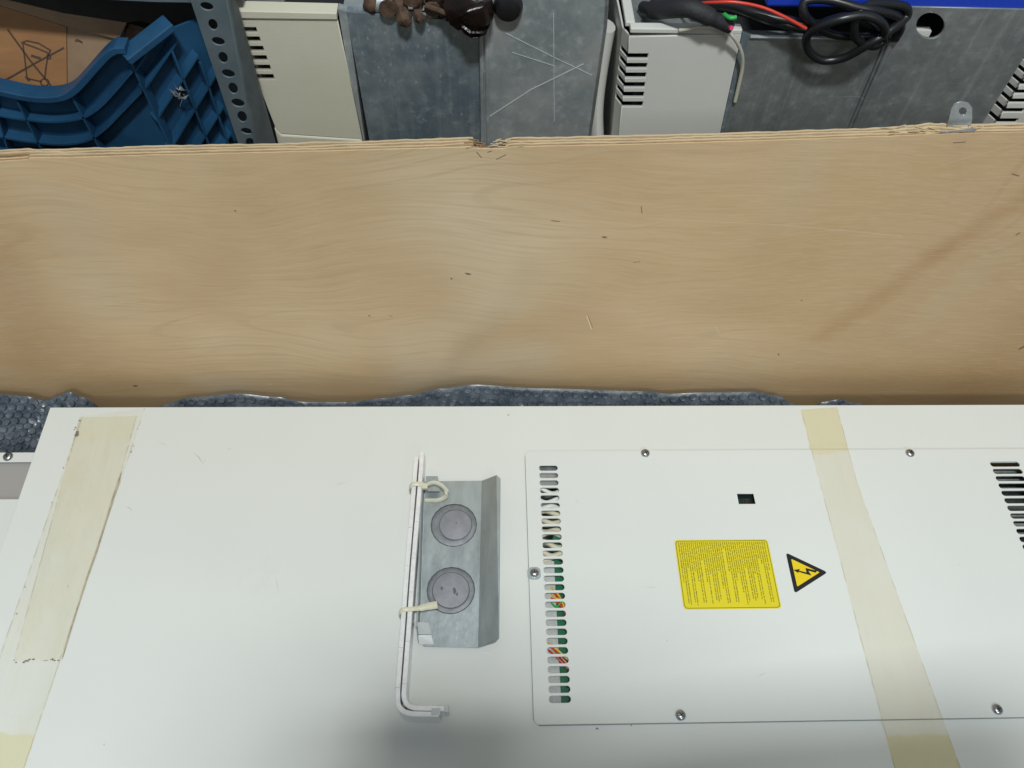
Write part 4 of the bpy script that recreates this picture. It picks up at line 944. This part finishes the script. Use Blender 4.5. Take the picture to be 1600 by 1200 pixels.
# scrap of film on the crate
o = MB(); c = s1(935, 480, -.003)
for k in range(16):
    p = c+Vector((random.uniform(-.006, .006), random.uniform(-.004, .002), random.uniform(-.008, .010)))
    o.prism([p, p+Vector((random.uniform(-.006, .006), random.uniform(-.004, .004), random.uniform(-.006, .006))), p+Vector((random.uniform(-.006, .006), random.uniform(-.004, .004), random.uniform(-.006, .006)))], (.0002, -.0002, 0))
tag(o.build('plastic_scrap', M['foil']), 'small crinkled scrap of clear film caught on the blue crate ribs', 'plastic scrap')

# cardboard box in the crate
box = thing('cardboard_box', PY(80, 100, .78), 'brown cardboard box with crossed out bin mark inside the blue crate', 'cardboard box')
bn = Vector((0.10, -.85, .50)).normalized(); bp0 = PY(60, 90, .725)
def b1(x, y, d=0.0): return PP(x*.3, y*.3, bp0+bn*d, bn)
o = MB(); o.prism([b1(*p) for p in ((-200, -40), (0, 30), (200, 92), (345, 140), (350, 560), (-200, 560))], -bn*.004); o.build('front_face', M['card'], box)
o = MB(); o.prism([b1(*p, -.002) for p in ((348, 132), (610, 205), (640, 245), (560, 330), (400, 560), (349, 560))], -bn*.004); o.build('side_face', M['card2'], box)
o = MB(); o.prism([b1(*p, .004) for p in ((-200, -90), (0, -10), (330, 68), (660, 118), (618, 205), (345, 138), (200, 90), (0, 28), (-200, -40))], -bn*.003); o.build('top_flap', M['card2'], box)
o = MB(); o.prism([b1(*p, -.006) for p in ((660, 118), (760, 150), (720, 240), (630, 235))], -bn*.05); o.build('torn_corner', M['rust'], box)
o = MB()
def stroke(pts, w_=8):
    for i in range(len(pts)-1):
        a = Vector((pts[i][0], pts[i][1])); b = Vector((pts[i+1][0], pts[i+1][1])); d = (b-a).normalized(); n_ = Vector((-d.y, d.x))*w_/2; a = a-d*w_*.3; b = b+d*w_*.3
        o.prism([b1(*(a+n_), .0006+.0001*(i % 2)), b1(*(b+n_), .0006+.0001*(i % 2)), b1(*(b-n_), .0006+.0001*(i % 2)), b1(*(a-n_), .0006+.0001*(i % 2))], -bn*.0003)
stroke([(40, 155), (160, 320), (282, 468)], 9); stroke([(330, 250), (180, 330), (0, 432)], 9)
stroke([(112, 222), (140, 212), (200, 225), (262, 262), (255, 278), (190, 250), (112, 222)], 7); stroke([(118, 225), (130, 320), (140, 408)], 7); stroke([(252, 280), (240, 340), (232, 410)], 7)
stroke([(140, 408), (215, 425)], 7); stroke([(165, 290), (208, 304)], 12); stroke([(245, 285), (262, 290), (262, 305), (246, 305)], 7)
stroke([(232+22*math.cos(t), 428+18*math.sin(t)) for t in [2*math.pi*k/12 for k in range(13)]], 6)
stroke([(135, 400), (150, 418)], 12); stroke([(390, 212), (400, 205), (425, 217)], 5)
o.build('crossed_bin_mark', mat('faded_ink', (0.05, 0.025, 0.015), .6), box)

# ================================================================== THE PHOTOGRAPHER (behind the camera, outside the view; casts the soft shade on the near edge)
def skin(name, verts, edges, radii, m, parent, sub=2):
    me = bpy.data.meshes.new(name); me.from_pydata(verts, edges, []); o = link(name, me, m, parent)
    md = o.modifiers.new('skin', 'SKIN'); lay = me.skin_vertices[0].data if me.skin_vertices else None
    if lay is None:
        bpy.context.view_layer.objects.active = o; bm = bmesh.new(); bm.from_mesh(me); bm.verts.layers.skin.verify(); bm.to_mesh(me); bm.free(); lay = me.skin_vertices[0].data
    for i, r in enumerate(radii): lay[i].radius = r if isinstance(r, tuple) else (r, r); lay[i].use_root = (i == 0)
    s = o.modifiers.new('sub', 'SUBSURF'); s.levels = s.render_levels = sub
    return o
man = thing('person', (0.06, -.43, -.22), 'photographer in dark jacket leaning over with raised phone, behind the view', 'person')
V = [(.06, -.42, .72), (.06, -.41, .82), (.06, -.38, .93), (.06, -.32, 1.05), (.06, -.25, 1.16), (.06, -.22, 1.24), (.06, -.20, 1.33), (.06, -.19, 1.42),
     (-.14, -.24, 1.12), (-.20, -.22, .90), (-.09, -.11, .82), (-.06, -.08, .85), (.26, -.17, 1.14), (.37, -.075, .93), (.15, -.06, .85), (.09, -.07, .87),
     (-.04, -.43, .66), (-.05, -.40, .22), (-.06, -.44, -.14), (-.06, -.32, -.19), (.16, -.43, .66), (.17, -.40, .22), (.18, -.44, -.14), (.18, -.32, -.19)]
E = [(0, 1), (1, 2), (2, 3), (3, 4), (4, 5), (5, 6), (6, 7), (4, 8), (8, 9), (9, 10), (10, 11), (4, 12), (12, 13), (13, 14), (14, 15), (0, 16), (16, 17), (17, 18), (18, 19), (0, 20), (20, 21), (21, 22), (22, 23)]
Rr = [.15, .14, .14, .14, .11, .06, .09, .08, .07, .05, .035, .03, .07, .05, .035, .03, .09, .065, .045, .035, .09, .065, .045, .035]
skin('body', V, E, Rr, mat('dark_jacket', (0.04, 0.045, 0.06), .8), man, 2)
fw = -cz_; ct = CO - fw*.012 - cy_*0 + Vector((0, -.045, -.024)); ux = Vector((1, 0, 0)); uy = fw.cross(ux).normalized()*.040
o = MB(); o.prism([ct-ux*.075-uy, ct+ux*.085-uy, ct+ux*.085+uy, ct-ux*.075+uy], -fw*.008); tag(o.build('smartphone', M['black'], bevel=.004), 'black phone held level above the cabinet, behind the view', 'phone')
